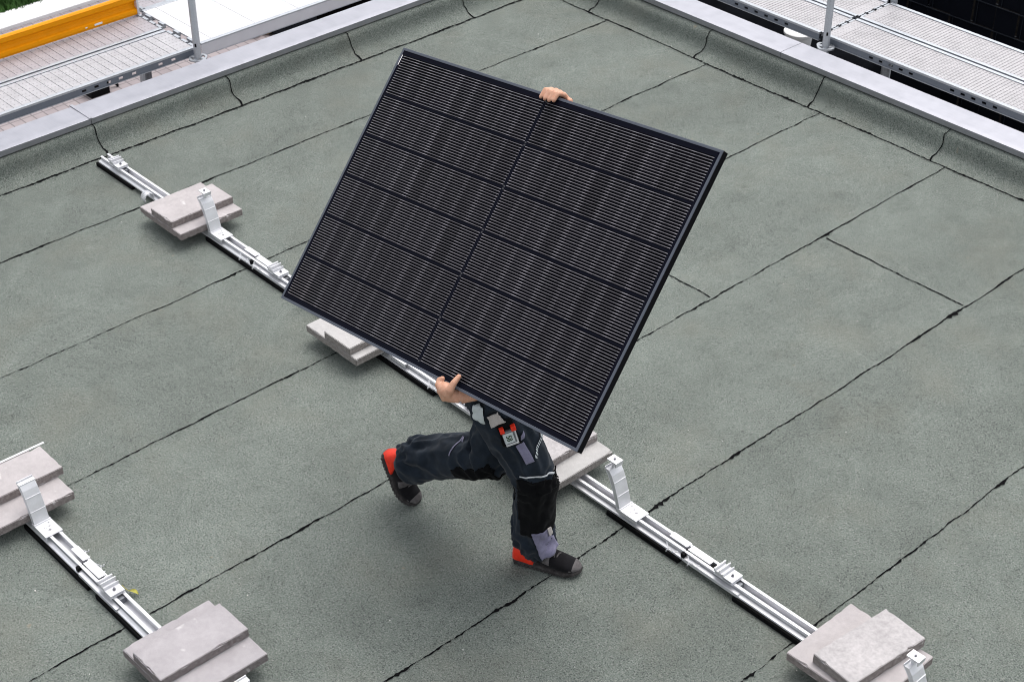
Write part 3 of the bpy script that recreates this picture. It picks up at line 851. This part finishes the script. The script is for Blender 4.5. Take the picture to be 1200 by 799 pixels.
# ------------------------------------------------------------------ ballast slabs
def slab(x0, x1, y0, y1, z, mi, label, rot=0., chip=0, h=.040):
    w_, d_ = x1-x0, y1-y0
    bm = bmesh.new()
    bmesh.ops.create_cube(bm, size=1)
    for v in bm.verts: v.co = Vector((v.co.x*w_, v.co.y*d_, (v.co.z+.5)*h))
    bmesh.ops.bevel(bm, geom=list(bm.edges), offset=.0025, segments=2, affect='EDGES')
    bmesh.ops.subdivide_edges(bm, edges=[e for e in bm.edges if e.calc_length() > .03], cuts=18, use_grid_fill=True)
    for v in bm.verts:                                             # crumbled edges
        ex = max(abs(v.co.x)/(w_/2), abs(v.co.y)/(d_/2)); top = v.co.z > h*.8 or v.co.z < h*.2
        if ex > .96:
            k = noise.noise(Vector((v.co.x*30 + mi*7 + chip, v.co.y*30, v.co.z*40 + x0*3)))
            amt = max(0, k - .2)*.016 if top else .0015*k
            v.co.x -= math.copysign(amt, v.co.x); v.co.y -= math.copysign(amt, v.co.y)
    me = bpy.data.meshes.new('concrete_slab'); bm.to_mesh(me); bm.free()
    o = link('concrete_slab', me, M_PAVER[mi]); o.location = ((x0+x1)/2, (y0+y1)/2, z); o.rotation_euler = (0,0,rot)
    return tag(o, label, 'concrete slab', 'ballast slabs on the rails')
ZL, ZU = .0635, .1040
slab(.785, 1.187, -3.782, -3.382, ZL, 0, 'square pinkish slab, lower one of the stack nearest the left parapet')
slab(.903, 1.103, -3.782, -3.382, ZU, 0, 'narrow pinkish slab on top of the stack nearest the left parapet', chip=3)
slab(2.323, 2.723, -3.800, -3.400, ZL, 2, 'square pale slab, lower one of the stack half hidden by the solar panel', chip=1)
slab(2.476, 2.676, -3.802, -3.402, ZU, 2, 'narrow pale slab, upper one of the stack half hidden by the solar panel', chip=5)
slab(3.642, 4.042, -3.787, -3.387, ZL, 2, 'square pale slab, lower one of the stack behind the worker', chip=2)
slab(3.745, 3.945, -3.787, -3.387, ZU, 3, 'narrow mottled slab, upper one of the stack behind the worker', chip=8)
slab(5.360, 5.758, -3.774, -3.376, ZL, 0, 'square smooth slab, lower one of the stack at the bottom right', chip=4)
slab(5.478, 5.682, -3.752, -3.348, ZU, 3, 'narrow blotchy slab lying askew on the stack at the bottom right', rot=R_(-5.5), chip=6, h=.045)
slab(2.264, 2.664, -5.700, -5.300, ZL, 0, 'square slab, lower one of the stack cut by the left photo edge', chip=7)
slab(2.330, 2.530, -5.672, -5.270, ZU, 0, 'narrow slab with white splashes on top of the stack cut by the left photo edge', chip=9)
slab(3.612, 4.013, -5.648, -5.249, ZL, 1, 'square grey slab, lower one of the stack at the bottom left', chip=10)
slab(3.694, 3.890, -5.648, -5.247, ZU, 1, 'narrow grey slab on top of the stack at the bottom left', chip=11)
mb = MB(); mb.box(-.006, .006, -.27, .27, 0, .004)
o = mb.build('metal_strip', M_ALU, bevel=.001); o.location = (2.272, -5.495, .1042); o.rotation_euler = (0, 0, R_(-1))
tag(o, 'thin bright metal strip lying on the lower slab at the left photo edge', 'metal strip')
# leaf caught at the rail
o = empty('leaf', (3.262, -5.412, .008))
mb = MB(); n = 9
for i in range(n):
    t = i/(n-1); wv = .009*math.sin(math.pi*t)**.8; mb.v += [(t*.05, -wv, .012*math.sin(t*3) + .004), (t*.05, 0, .012*math.sin(t*3)), (t*.05, wv, .012*math.sin(t*3) + .005)]
for i in range(n-1):
    for j in range(2): a = i*3+j; mb.f.append((a, a+1, a+4, a+3)); mb.m.append(0)
mb.build('blade', M_LEAF, o, smooth=True)
mb = MB(); mb.tube([(0,0,.001), (-.025,.004,.004), (-.04,.006,.014)], .0016, 5); mb.build('stem', M_LEAF, o)
o.rotation_euler = (0, 0, R_(20))
tag(o, 'small yellow green leaf beside the lower left mounting rail', 'leaf')
# scattered pale grit
mb = MB()
for i in range(260):
    x, y = random.uniform(.1, 9), random.uniform(-8, -.1); r = random.uniform(.0012, .0032) * (1.7 if random.random() < .12 else 1)
    mb.ball((x, y, r*.6), (r, r*.8, r*.7), 3)
tag(mb.build('grit', M_GRIT), 'pale grit and crumbs scattered over the green roof', 'grit', kind='stuff')

#@@PANEL
# ------------------------------------------------------------------ solar panel
cen = Vector((4.01690, -4.12698, 1.54107))
ux = Vector((.992397, .001234, .123071)); uy = Vector((-.0910097, .680533, .727043)); un = Vector((-.0828565, -.732716, .675471))
ux.normalize(); uy = (uy - ux*uy.dot(ux)).normalized(); un = ux.cross(uy)
pn = empty('solar_panel')
pn.matrix_world = Matrix(((ux.x, uy.x, un.x, cen.x), (ux.y, uy.y, un.y, cen.y), (ux.z, uy.z, un.z, cen.z), (0,0,0,1)))
tag(pn, 'large black solar panel with fine silver lines, carried tilted in front of the worker', 'solar panel')
HL, HW, D = .861, .567, .030
mb = MB(); F = .0105
for (x0, x1, y0, y1) in [(-HL, HL, HW-F, HW), (-HL, HL, -HW, -HW+F), (-HL, -HL+F, -HW+F, HW-F), (HL-F, HL, -HW+F, HW-F)]:
    mb.box(x0, x1, y0, y1, -.004, 0, 0)
e = .0008
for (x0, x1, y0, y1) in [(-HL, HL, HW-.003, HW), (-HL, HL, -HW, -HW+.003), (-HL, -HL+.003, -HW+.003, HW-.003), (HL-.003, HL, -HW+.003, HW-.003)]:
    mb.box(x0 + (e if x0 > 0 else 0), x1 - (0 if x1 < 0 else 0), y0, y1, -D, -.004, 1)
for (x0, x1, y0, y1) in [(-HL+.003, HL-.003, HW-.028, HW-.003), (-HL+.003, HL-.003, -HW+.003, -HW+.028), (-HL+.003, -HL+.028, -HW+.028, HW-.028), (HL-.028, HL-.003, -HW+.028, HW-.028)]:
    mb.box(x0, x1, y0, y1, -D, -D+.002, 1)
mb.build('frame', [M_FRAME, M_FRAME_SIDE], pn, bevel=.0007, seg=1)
mb = MB(); mb.box(-HL+.004, HL-.004, -HW+.004, HW-.004, -.0066, -.0016); mb.build('cell_sheet', M_CELLS, pn)
mb = MB(); mb.box(-HL+.005, HL-.005, -HW+.005, HW-.005, -.0085, -.0070); mb.build('back_sheet', M_BLACKP, pn)
for x in (-.25, 0, .25):
    mb = MB(); mb.box(x-.035, x+.035, -.03, .03, -.022, -.0087); mb.build('junction_box', M_BLACKP, pn, bevel=.003)
mb = MB(); mb.box(-HL+.0125, -HL+.0165, HW-.075, HW-.030, -.0015, -.0010); mb.build('barcode_sticker', M_WHITE, pn)
def PW(u, v, n): return cen + ux*u + uy*v + un*n

#@@PERSON
# ------------------------------------------------------------------ the worker
V = Vector
PEL = V((4.12,-4.12,.92)); RHIP = V((4.170,-4.205,.87)); LHIP = V((4.110,-4.020,.86))
RKNEE = V((4.290,-4.100,.50)); RANK = V((4.240,-4.068,.10))
LKNEE = V((4.020,-4.110,.465)); LANK = V((3.560,-4.185,.215))
CHEST = V((4.17,-3.985,1.22)); NECK = V((4.19,-3.905,1.44)); HEAD = V((4.235,-3.865,1.585))
RSH = V((4.27,-4.065,1.385)); LSH = V((4.09,-3.745,1.42))
RELB = V((4.405,-4.275,1.135)); RWR = V((4.293,-4.487,1.105))
LELB = V((3.985,-3.60,1.68)); LWR = V((3.995,-3.695,1.885))
FWD = V((.90,.43,0)).normalized(); LEFT = V((-.43,.90,0)).normalized()

body = MB()
body.ball(PEL, (.10,.11,.10), 8)
body.tube([PEL, CHEST, NECK - V((0,0,.03))], [(.11,.085), (.14,.095), (.09,.07)], 16)
body.tube([NECK - V((0,0,.06)), NECK + V((.01,.01,.03)), HEAD], [.062,.055,.05], 14)
HM = Matrix((FWD, LEFT, V((0,0,1)))).transposed()
body.ball(HEAD + V((0,0,.015)), (.098,.078,.115), 12, M=HM)
body.ball(HEAD + FWD*.035 - V((0,0,.055)), (.062,.056,.060), 10, M=HM)                          # jaw
body.tube([HEAD + FWD*.088 + V((0,0,.018)), HEAD + FWD*.112 - V((0,0,.022)), HEAD + FWD*.092 - V((0,0,.03))], [.010,.015,.010], 8)   # nose
body.ball(HEAD + FWD*.088 - V((0,0,.060)), (.012,.026,.008), 6, M=HM)                           # lips
for sg in (-1, 1):
    body.ball(HEAD + LEFT*sg*.078 - V((0,0,.005)), (.022,.009,.032), 6, M=HM)
    body.tube([HEAD + FWD*.088 + LEFT*sg*.012 + V((0,0,.035)), HEAD + FWD*.082 + LEFT*sg*.048 + V((0,0,.03))], .009, 6)
for hip, kn, an in ((RHIP, RKNEE, RANK), (LHIP, LKNEE, LANK)):
    body.tube([hip + V((0,0,.02)), hip.lerp(kn, .5), kn, kn.lerp(an, .35), an], [.075,.068,.052,.052,.036], 12)
body.tube([NECK - V((0,0,.04)), RSH, RSH.lerp(RELB, .5), RELB], [.06,.058,.048,.040], 12)
body.tube([NECK - V((0,0,.04)), LSH, LSH.lerp(LELB, .5), LELB], [.06,.058,.048,.040], 12)
body.tube([RELB, RELB.lerp(RWR, .35), RELB.lerp(RWR, .8), RWR], [.040,.040,.029,.027], 14)
body.tube([LELB, LELB.lerp(LWR, .35), LELB.lerp(LWR, .8), LWR], [.040,.040,.029,.027], 14)
for p, q in ((RANK, V((4.34,-4.02,.035))), (LANK, V((3.580,-4.187,.085)))):
    body.tube([p + V((0,0,.02)), p.lerp(q, .3) - V((0,0,.012)), q], [.027,.020,.013], 10)
def finger(mb, pts, r):
    mb.tube(pts, r, 10); mb.ball(pts[-1], r[-1], 5)
# upper hand: four fingers over the top edge of the panel, thumb beside them behind the edge
UH = .022
kn = []
for i, du in enumerate((-.036, -.013, .010, .032)):
    u = UH + du; ln = (.90, 1.0, 1.02, .86)[i]
    up = (.016, .020, .016, .008)[i]
    P = [PW(u*.6 + .008, HW - .040, -.068), PW(u, HW + .004 + up, -.052), PW(u - .001, HW + .015 + up*.5, -.018), PW(u - .003, HW + .010, .010), PW(u - .004, HW - .024*ln, .0135)]
    finger(body, P, [.014, .0135, .0118, .0102, .0088]); kn.append(P[1])
body.tube([LWR, PW(.016, HW - .055, -.074), PW(UH, HW - .020, -.060), PW(UH, HW + .004, -.050)], [(.027,.027), (.030,.040), (.026,.044), (.018,.042)], 14)
finger(body, [PW(.030, HW - .055, -.066), PW(.058, HW - .010, -.056), PW(.070, HW + .012, -.044), PW(.080, HW + .006, -.034)], [.018,.0155,.0125,.0100])
# lower hand: palm under the lower edge, thumb up the front, fingers curled up behind and round the edge
u0 = .205
palm = PW(u0 - .010, -HW - .030, -.012)
body.tube([RWR, RWR.lerp(palm, .5), palm, PW(u0 - .036, -HW - .016, .004)], [(.026,.024), (.030,.026), (.036,.030), (.026,.022)], 14)
body.ball(PW(u0 - .012, -HW - .020, .004), .030, 8)
finger(body, [PW(u0 + .006, -HW - .030, .004), PW(u0 + .022, -HW - .012, .020), PW(u0 + .026, -HW + .016, .021), PW(u0 + .027, -HW + .046, .0125)], [.019,.0155,.0128,.0100])
for i, du in enumerate((-.046, -.026, -.006, .014)):
    u = u0 + du
    fr = .016 - .010*i
    P = [PW(u + .010, -HW - .034, fr - .012), PW(u - .006, -HW - .024, fr - .036), PW(u - .012, -HW + .000, fr - .058), PW(u - .014, -HW + .030, -.050)]
    finger(body, P, [.014,.0130,.0115,.0090])
# index knuckle rolls round the front of the edge at the left of the hand
finger(body, [PW(u0 - .020, -HW - .030, .004), PW(u0 - .046, -HW - .014, .014), PW(u0 - .052, -HW + .004, .012), PW(u0 - .042, -HW + .012, .012)], [.017,.0150,.0130,.0100])
bme = remeshed(body, 'person', .0042, 3, .4)
person = link('person', bme, M_SKIN)
tag(person, 'worker in dark trousers striding across the roof, carrying the panel in both bare hands', 'person')
# hair
mb = MB(); mb.ball(HEAD + V((0,0,.03)) - FWD*.012, (.102,.086,.112), 12, M=HM)
me = mb.mesh('hair')
bm = bmesh.new(); bm.from_mesh(me)
kill = [v for v in bm.verts if (v.co - HEAD).dot(FWD) > .06 and v.co.z < HEAD.z + .07 or v.co.z < HEAD.z - .035]
bmesh.ops.delete(bm, geom=kill, context='VERTS'); bm.to_mesh(me); bm.free(); me.shade_smooth()
o = link('hair', me, M_HAIR, person); s = o.modifiers.new('t', 'SOLIDIFY'); s.thickness = .012; s.offset = 1
for sg in (-1, 1):
    mb = MB(); mb.ball(HEAD + FWD*.0815 + LEFT*sg*.030 + V((0,0,.016)), .0105, 6); ey_ = mb.build('eye', M_WHITE, person, smooth=True)
    mb = MB(); mb.ball(HEAD + FWD*.0885 + LEFT*sg*.030 + V((0,0,.016)), .0058, 6); mb.build('iris', M_HAIR, ey_, smooth=True)

def wrinkle(me, segs, amp, seed, hot):
    """cloth folds: ridged noise squeezed along the limb, stronger near the joints in hot"""
    cos = [v.co.copy() for v in me.vertices]; nrm = [v.normal.copy() for v in me.vertices]
    for i, p in enumerate(cos):
        best = None
        for a, b in segs:
            d = b - a; t = max(0, min(1, (p-a).dot(d)/d.length_squared)); q = a + d*t; dd = (p-q).length
            if best is None or dd < best[0]: best = (dd, d.normalized(), (p-q))
        ax, rad = best[1], best[2]
        al = p.dot(ax); tw = rad.normalized() if rad.length > 1e-6 else V((0,0,1))
        k = 0.6
        for h, rr, s in hot: k += s*math.exp(-((p-h).length/rr)**2)
        w1 = 1 - abs(noise.noise(V((al*8 + 1.9*noise.noise(p*6), tw.x*1.6 + seed, tw.y*1.9 + tw.z))))*2.2
        w2 = noise.noise(p*26 + V((seed,0,0)))
        cos[i] = p + nrm[i]*(amp*k*(w1*.85 + .35*w2) + .003*noise.noise(p*9))
    me.vertices.foreach_set('co', [c for p in cos for c in p])
    me.update()
# trousers
tr = MB()
tr.tube([PEL + V((0,0,.13)), PEL + V((0,0,.03)), PEL - V((-.005,0,.09))], [(.165,.125), (.17,.135), (.11,.11)], 20)
tr.ball(PEL - FWD*.05 - V((0,0,.03)), (.12,.15,.12), 10, M=HM)
tr.tube([RHIP + V((-.005,0,.05)), RHIP.lerp(RKNEE, .30), RHIP.lerp(RKNEE, .70), RKNEE + V((.006,-.004,0)), RKNEE.lerp(RANK, .35), RKNEE.lerp(RANK, .70), RANK + V((.012,.006,.03)), RANK + V((.034,.018,.000)), RANK + V((.050,.027,-.020))],
        [.112, .104, .088, .080, .079, .077, .072, .068, .058], 20)
tr.tube([LHIP + V((-.005,0,.05)), LHIP.lerp(LKNEE, .35), LHIP.lerp(LKNEE, .75), LKNEE + V((.0,0,-.005)), LKNEE.lerp(LANK, .35), LKNEE.lerp(LANK, .70), LANK + V((.07,.008,.026)), LANK + V((.040,.004,.008))],
        [.112, .108, .098, .094, .090, .086, .083, .084], 20)
tme = remeshed(tr, 'trousers', .0062, 7, .5)
segs = [(RHIP, RKNEE), (RKNEE, RANK), (LHIP, LKNEE), (LKNEE, LANK)]
wrinkle(tme, segs, .0165, 3.3, [(RKNEE, .10, .6), (RANK + V((0,0,.06)), .11, 1.5), (LKNEE, .12, .8), (LANK + V((.08,0,.03)), .13, 1.6), (LHIP, .15, .8), (RHIP, .14, .6)])
trousers = link('trousers', tme, M_TROUSER, person)
BV = BVHTree.FromPolygons([v.co.copy() for v in tme.vertices], [tuple(p.vertices) for p in tme.polygons])
M_CREAM = fabric('cream_cloth', (.50,.46,.44), 700, .15, .05)
def patch(name, quad, mat, nu=10, nv=10, off=.0035, thick=.002, keep=None):
    """cloth piece sewn on the trousers: a four-cornered grid laid on the cloth surface"""
    q = [V(c) for c in quad]; mb = MB(); ctr = sum(q, V())/4
    n0 = BV.find_nearest(ctr)[1]; n1 = (q[2]-q[0]).cross(q[3]-q[1]).normalized()
    if n1.dot(n0) < 0: n1 = -n1
    last = {}
    P = {}
    for i in range(nu+1):
        for j in range(nv+1):
            a, b = i/nu, j/nv
            p = q[0].lerp(q[1], a).lerp(q[3].lerp(q[2], a), b)
            loc, n, k, d = BV.ray_cast(p + n1*.07, -n1, .13)
            if loc is None or n.dot(n1) < .25: loc, n, k, d = BV.find_nearest(p)
            P[i, j] = loc + (n*.6 + n1*.4).normalized()*off
    for it in range(2):                                             # sewn cloth spans the finest dents
        Q = dict(P)
        for (i, j), c in P.items():
            nb = [P[k] for k in ((i-1, j), (i+1, j), (i, j-1), (i, j+1)) if k in P]
            if len(nb) == 4: Q[i, j] = c*.5 + sum(nb, V())*.125
        P = Q
    for i in range(nu+1):
        for j in range(nv+1): mb.v.append(tuple(P[i, j]))
    for i in range(nu):
        for j in range(nv):
            if keep and not keep(i, j): continue
            a = i*(nv+1)+j; mb.f.append((a, a+1, a+nv+2, a+nv+1)); mb.m.append(0)
    o = mb.build(name, mat, trousers, smooth=True)
    s_ = o.modifiers.new('t', 'SOLIDIFY'); s_.thickness = thick; s_.offset = 1
    return o
def cut_patch(name, quad, mat, off=.004, depth=.075):
    """panel of the trousers in another cloth: the faces inside a four-cornered outline, a little thicker"""
    q = [V(c) for c in quad]; ctr = sum(q, V())/4
    ex = ((q[1]+q[2]) - (q[0]+q[3])); ey = ((q[3]+q[2]) - (q[0]+q[1])); nn = ex.cross(ey).normalized()
    n0 = BV.find_nearest(ctr)[1]
    if nn.dot(n0) < 0: nn = -nn
    ex.normalize(); ey = (ey - ex*ey.dot(ex)).normalized()
    pq = [((c-ctr).dot(ex), (c-ctr).dot(ey)) for c in q]
    area = sum(pq[i][0]*pq[(i+1) % 4][1] - pq[(i+1) % 4][0]*pq[i][1] for i in range(4)); sg = 1 if area > 0 else -1
    def inside(c):
        x, y = (c-ctr).dot(ex), (c-ctr).dot(ey)
        if abs((c-ctr).dot(nn)) > depth: return False
        return all(sg*((pq[(i+1) % 4][0]-pq[i][0])*(y-pq[i][1]) - (pq[(i+1) % 4][1]-pq[i][1])*(x-pq[i][0])) > 0 for i in range(4))
    mb = MB(); idx = {}
    for p in tme.polygons:
        if p.normal.dot(nn) > -.05 and inside(p.center):
            f = []
            for vi in p.vertices:
                if vi not in idx:
                    idx[vi] = len(mb.v); v = tme.vertices[vi]; mb.v.append(tuple(v.co + v.normal*off))
                f.append(idx[vi])
            mb.f.append(tuple(f)); mb.m.append(0)
    o = mb.build(name, mat, trousers, smooth=True)
    s_ = o.modifiers.new('t', 'SOLIDIFY'); s_.thickness = off + .001; s_.offset = -1
    return o
M_CREAM = fabric('cream_cloth', (.50,.46,.44), 700, .15, .05)
cut_patch('knee_patch', [(4.2943,-4.2029,.5625), (4.3695,-4.0497,.5429), (4.350,-4.015,.235), (4.2715,-4.1621,.2305)], M_KNEE)
patch('piping', [(4.3032,-4.202,.5806), (4.3548,-4.0701,.5600), (4.3587,-4.0738,.5540), (4.3025,-4.2014,.5740)], M_STITCH, 34, 2, .007)
patch('shin_patch', [(4.310,-4.145,.2560), (4.3400,-4.0832,.2600), (4.356,-4.022,.125), (4.322,-4.098,.092)], M_LAV, 20, 20, .007)
patch('shin_tab', [(4.3396,-4.0932,.2700), (4.3398,-4.0694,.2650), (4.338,-4.055,.215), (4.336,-4.075,.215)], M_CREAM, 6, 8, .0125)
patch('pocket', [(4.2387,-4.2852,.8938), (4.2823,-4.2281,.8722), (4.307,-4.1926,.751), (4.271,-4.2537,.7418)], M_KNEE, 16, 16, .007, .005)
patch('pocket_label', [(4.225,-4.300,.887), (4.251,-4.266,.913), (4.276,-4.249,.868), (4.247,-4.287,.832)], M_CREAM, 10, 10, .012, .004)
patch('thigh_patch', [(4.300,-4.222,.7375), (4.3075,-4.1886,.7534), (4.335,-4.1544,.6532), (4.3236,-4.1894,.6443)], M_LAV, 12, 16, .010)
patch('pocket_tab', [(4.3003,-4.2045,.7913), (4.3026,-4.1927,.8035), (4.304,-4.188,.7784), (4.3014,-4.2009,.766)], M_LAV, 6, 8, .010)
patch('reflective_piping', [(4.3315,-4.156,.676), (4.345,-4.090,.750), (4.345,-4.087,.738), (4.3347,-4.1497,.662)], M_REFLECT, 22, 2, .010, keep=lambda i, j: i % 2 == 0)
patch('reflective_band', [(4.1698,-4.2978,.9066), (4.2239,-4.2936,.9185), (4.2193,-4.299,.8488), (4.1791,-4.3112,.8612)], M_REFLECT, 10, 14, .012, .003)
cut_patch('knee_patch', [(3.9079,-4.195,.4257), (4.10,-4.20,.48), (4.10,-4.09,.39), (3.92,-4.10,.36)], M_KNEE)
patch('piping', [(3.9019,-4.17,.535), (3.909,-4.17,.536), (3.904,-4.200,.44), (3.897,-4.200,.44)], M_LAV, 2, 14, .004, .001)

# measuring tool tucked in the thigh pocket
mq = [V(c) for c in [(4.2674,-4.2633,.8202), (4.292,-4.2237,.8383), (4.2964,-4.2143,.7775), (4.2735,-4.2558,.7696)]]
mc = sum(mq, V())/4; mx = ((mq[1]+mq[2])/2 - (mq[0]+mq[3])/2).normalized(); my = ((mq[0]+mq[1])/2 - (mq[3]+mq[2])/2); my = (my - mx*my.dot(mx)).normalized(); mz = mx.cross(my)
tool = empty('measuring_tool')
mc += mz*.026
tool.matrix_world = Matrix(((mx.x, my.x, mz.x, mc.x), (mx.y, my.y, mz.y, mc.y), (mx.z, my.z, mz.z, mc.z), (0,0,0,1)))
tag(tool, 'small red and silver measuring tool tucked in the thigh pocket of the worker', 'measuring tool')
mb = MB(); mb.box(-.026, .030, -.032, .030, -.016, .004); mb.build('casing', M_STEEL_DARK, tool, bevel=.004)
mb = MB(); mb.box(-.024, .016, -.028, .022, .0045, .0065); mb.build('display', M_REFLECT, tool, bevel=.002)
mb = MB(); mb.box(-.030, -.012, .026, .048, -.014, .008); mb.build('red_grip', M_RED, tool, bevel=.003)
mb = MB(); mb.box(.014, .034, .024, .046, -.014, .008); mb.build('red_grip', M_RED, tool, bevel=.003)
mb = MB(); mb.box(-.024, .028, -.042, -.033, -.014, .006); mb.build('metal_end', M_ALU, tool, bevel=.002)
mb = MB(); mb.tube([(.024,-.03,.006), (.026,.024,.006)], .003, 8); mb.build('clip', M_ALU, tool)
fc = bpy.data.curves.new('digits', 'FONT'); fc.body = '58'; fc.size = .030; fc.align_x = 'CENTER'; fc.align_y = 'CENTER'; fc.extrude = .0004; fc.offset = .0004
fo = bpy.data.objects.new('digits', fc); COL.objects.link(fo)
dg = bpy.context.evaluated_depsgraph_get(); fm = bpy.data.meshes.new_from_object(fo.evaluated_get(dg)); bpy.data.objects.remove(fo)
d = link('digits', fm, M_HEDGE, tool); d.location = (-.004, -.003, .0071); d.rotation_euler = (0, 0, R_(-90))

# jacket
jk = MB()
jk.tube([PEL + V((0,0,.005)), PEL + V((0,.004,.06)), PEL + V((0.010,.03,.15)), CHEST, NECK - V((0,0,.05)), NECK + V((0,0,.0))], [(.188,.152), (.184,.150), (.178,.142), (.178,.130), (.12,.09), (.075,.07)], 20)
jk.tube([NECK - V((0,0,.06)), RSH, RSH.lerp(RELB, .5), RELB, RELB.lerp(RWR, .36)], [.075,.074,.062,.055,.050], 14)
jk.tube([NECK - V((0,0,.06)), LSH, LSH.lerp(LELB, .5), LELB, LELB.lerp(LWR, .40)], [.075,.074,.062,.055,.050], 14)
jme = remeshed(jk, 'jacket', .009, 5, .5)
wrinkle(jme, [(PEL, CHEST), (RSH, RELB), (RELB, RWR), (LSH, LELB), (LELB, LWR)], .006, 8.8, [(RELB, .1, 1), (LELB, .1, 1)])
link('jacket', jme, M_JACKET, person)

# shoes: lofted along the sole, from heel to toe
SEC = [  # s, half width, top height, sole thickness
    (.000, .022, .060, .022), (.012, .032, .082, .026), (.040, .036, .100, .028), (.080, .038, .108, .028), (.120, .040, .106, .025),
    (.160, .044, .086, .022), (.200, .048, .067, .020), (.235, .047, .053, .019), (.262, .040, .046, .018), (.280, .026, .036, .018), (.288, .012, .024, .016)]
def shoe(name, P0, frame, label):
    """frame(s) -> (point on the sole line, tangent, up)"""
    root = None
    def ring(s, hw, z0, z1, n, k=2.6, lift=0):
        p, t, up = frame(s); side = up.cross(t)
        out = []
        for i in range(n):
            a = 2*math.pi*i/n
            c, d = math.cos(a), math.sin(a)
            x = hw*math.copysign(abs(c)**(2/k), c); z = (z0+z1)/2 + (z1-z0)/2*math.copysign(abs(d)**(2/k), d)
            if d > 0: x *= 1 - .35*d**2
            out.append(p + side*x + up*z)
        return out
    def loft(sections, n=20, k=2.6):
        mb = MB(); R = [ring(*s, n, k) for s in sections]
        for r in R: mb.v += [tuple(q) for q in r]
        for i in range(len(R)-1):
            for j in range(n): mb.f.append((i*n+j, i*n+(j+1) % n, (i+1)*n+(j+1) % n, (i+1)*n+j)); mb.m.append(0)
        mb.f += [tuple(range(n))[::-1], tuple((len(R)-1)*n + j for j in range(n))]; mb.m += [0, 0]
        return mb
    up = loft([(s, hw, so*.6, top) for s, hw, top, so in SEC]).build(name, M_SHOE, person, smooth=True)
    m = loft([(s - .002 if i == 0 else s + (.003 if i > 8 else 0), hw + .005, 0, so) for i, (s, hw, top, so) in enumerate(SEC)], 20, 5)
    # tread lugs along the sole edge
    lug = m
    for i in range(16):
        s = .012 + i*.0168
        hw = next(a[1] + (b[1]-a[1])*(s-a[0])/(b[0]-a[0]) for a, b in zip(SEC[:-1], SEC[1:]) if a[0] <= s <= b[0])
        p, t, u = frame(s); sd_ = u.cross(t)
        M = Matrix(((t.x, sd_.x, u.x, p.x), (t.y, sd_.y, u.y, p.y), (t.z, sd_.z, u.z, p.z), (0,0,0,1)))
        for sg in (-1, 1): lug.obox(M, -.005, .005, sg*(hw+.001)-.006, sg*(hw+.001)+.006, .002, .013)
    m.build('sole', M_SOLE, up, smooth=False)
    rd = loft([(-.0055, .024, .004, .070), (.008, .0375, .003, .098), (.034, .0425, .003, .108), (.056, .0430, .004, .082), (.074, .0425, .006, .055), (.090, .0415, .008, .032)], 20, 2.8)
    rd.build('red_heel', M_RED, up, smooth=True)
    for q in range(4):
        sq = .140 + q*.016; p, t, u = frame(sq); sd_ = u.cross(t)
        zt = next(a[2] + (b[2]-a[2])*(sq-a[0])/(b[0]-a[0]) for a, b in zip(SEC[:-1], SEC[1:]) if a[0] <= sq <= b[0])
        lm_ = MB(); lm_.tube([p + sd_*x + u*(zt - .010*abs(x/.022)**2 + .002) + t*.004*(1 if q % 2 else -1)*x/.02 for x in (-.022, -.011, 0, .011, .022)], .0032, 6)
        if q > 1: lm_.build('lace', M_SHOE_G, up, smooth=True)
    tc = loft([(.248, .0440, .012, .046), (.268, .0380, .012, .0435), (.286, .0240, .012, .033), (.2925, .010, .014, .024)], 20, 2.6)
    tc.build('toe_cap', M_SHOE_G, up, smooth=True)
    st = loft([(.128, .0418, .020, .1050), (.146, .0445, .020, .0965), (.160, .0460, .020, .0890)], 20, 2.6)
    st.build('grey_strap', M_SHOE_G, up, smooth=True)
    return up
h1 = V((.875,.484,0)).normalized()
P1 = V((4.182,-4.108,.004))
def f1(s):
    lift = max(0, s-.20)**2*1.6
    return P1 + h1*s + V((0,0,lift)), (h1 + V((0,0,max(0, s-.20)*3.2))).normalized(), (V((0,0,1)) - h1*max(0, s-.20)*3.2).normalized()
shoe('shoe', P1, f1, '')
h2 = V((.965,.262,0)).normalized(); TOE = V((3.640,-4.185,.004))
def f2(s):
    # toes flexed on the ground, heel lifted high
    def ang(x): return R_(66) if x < .15 else R_(66 - 46*min(1, (x-.15)/.10))
    n = 40; q = TOE.copy(); x = .288
    ds = (.288 - s)/n if s < .288 else 0
    for i in range(n):
        a = ang(x); q = q - h2*math.cos(a)*ds + V((0,0,math.sin(a)*ds)); x -= ds
    a = ang(s)
    return q, (h2*math.cos(a) - V((0,0,math.sin(a)))).normalized(), (h2*math.sin(a) + V((0,0,math.cos(a)))).normalized()
shoe('shoe', TOE, f2, '')
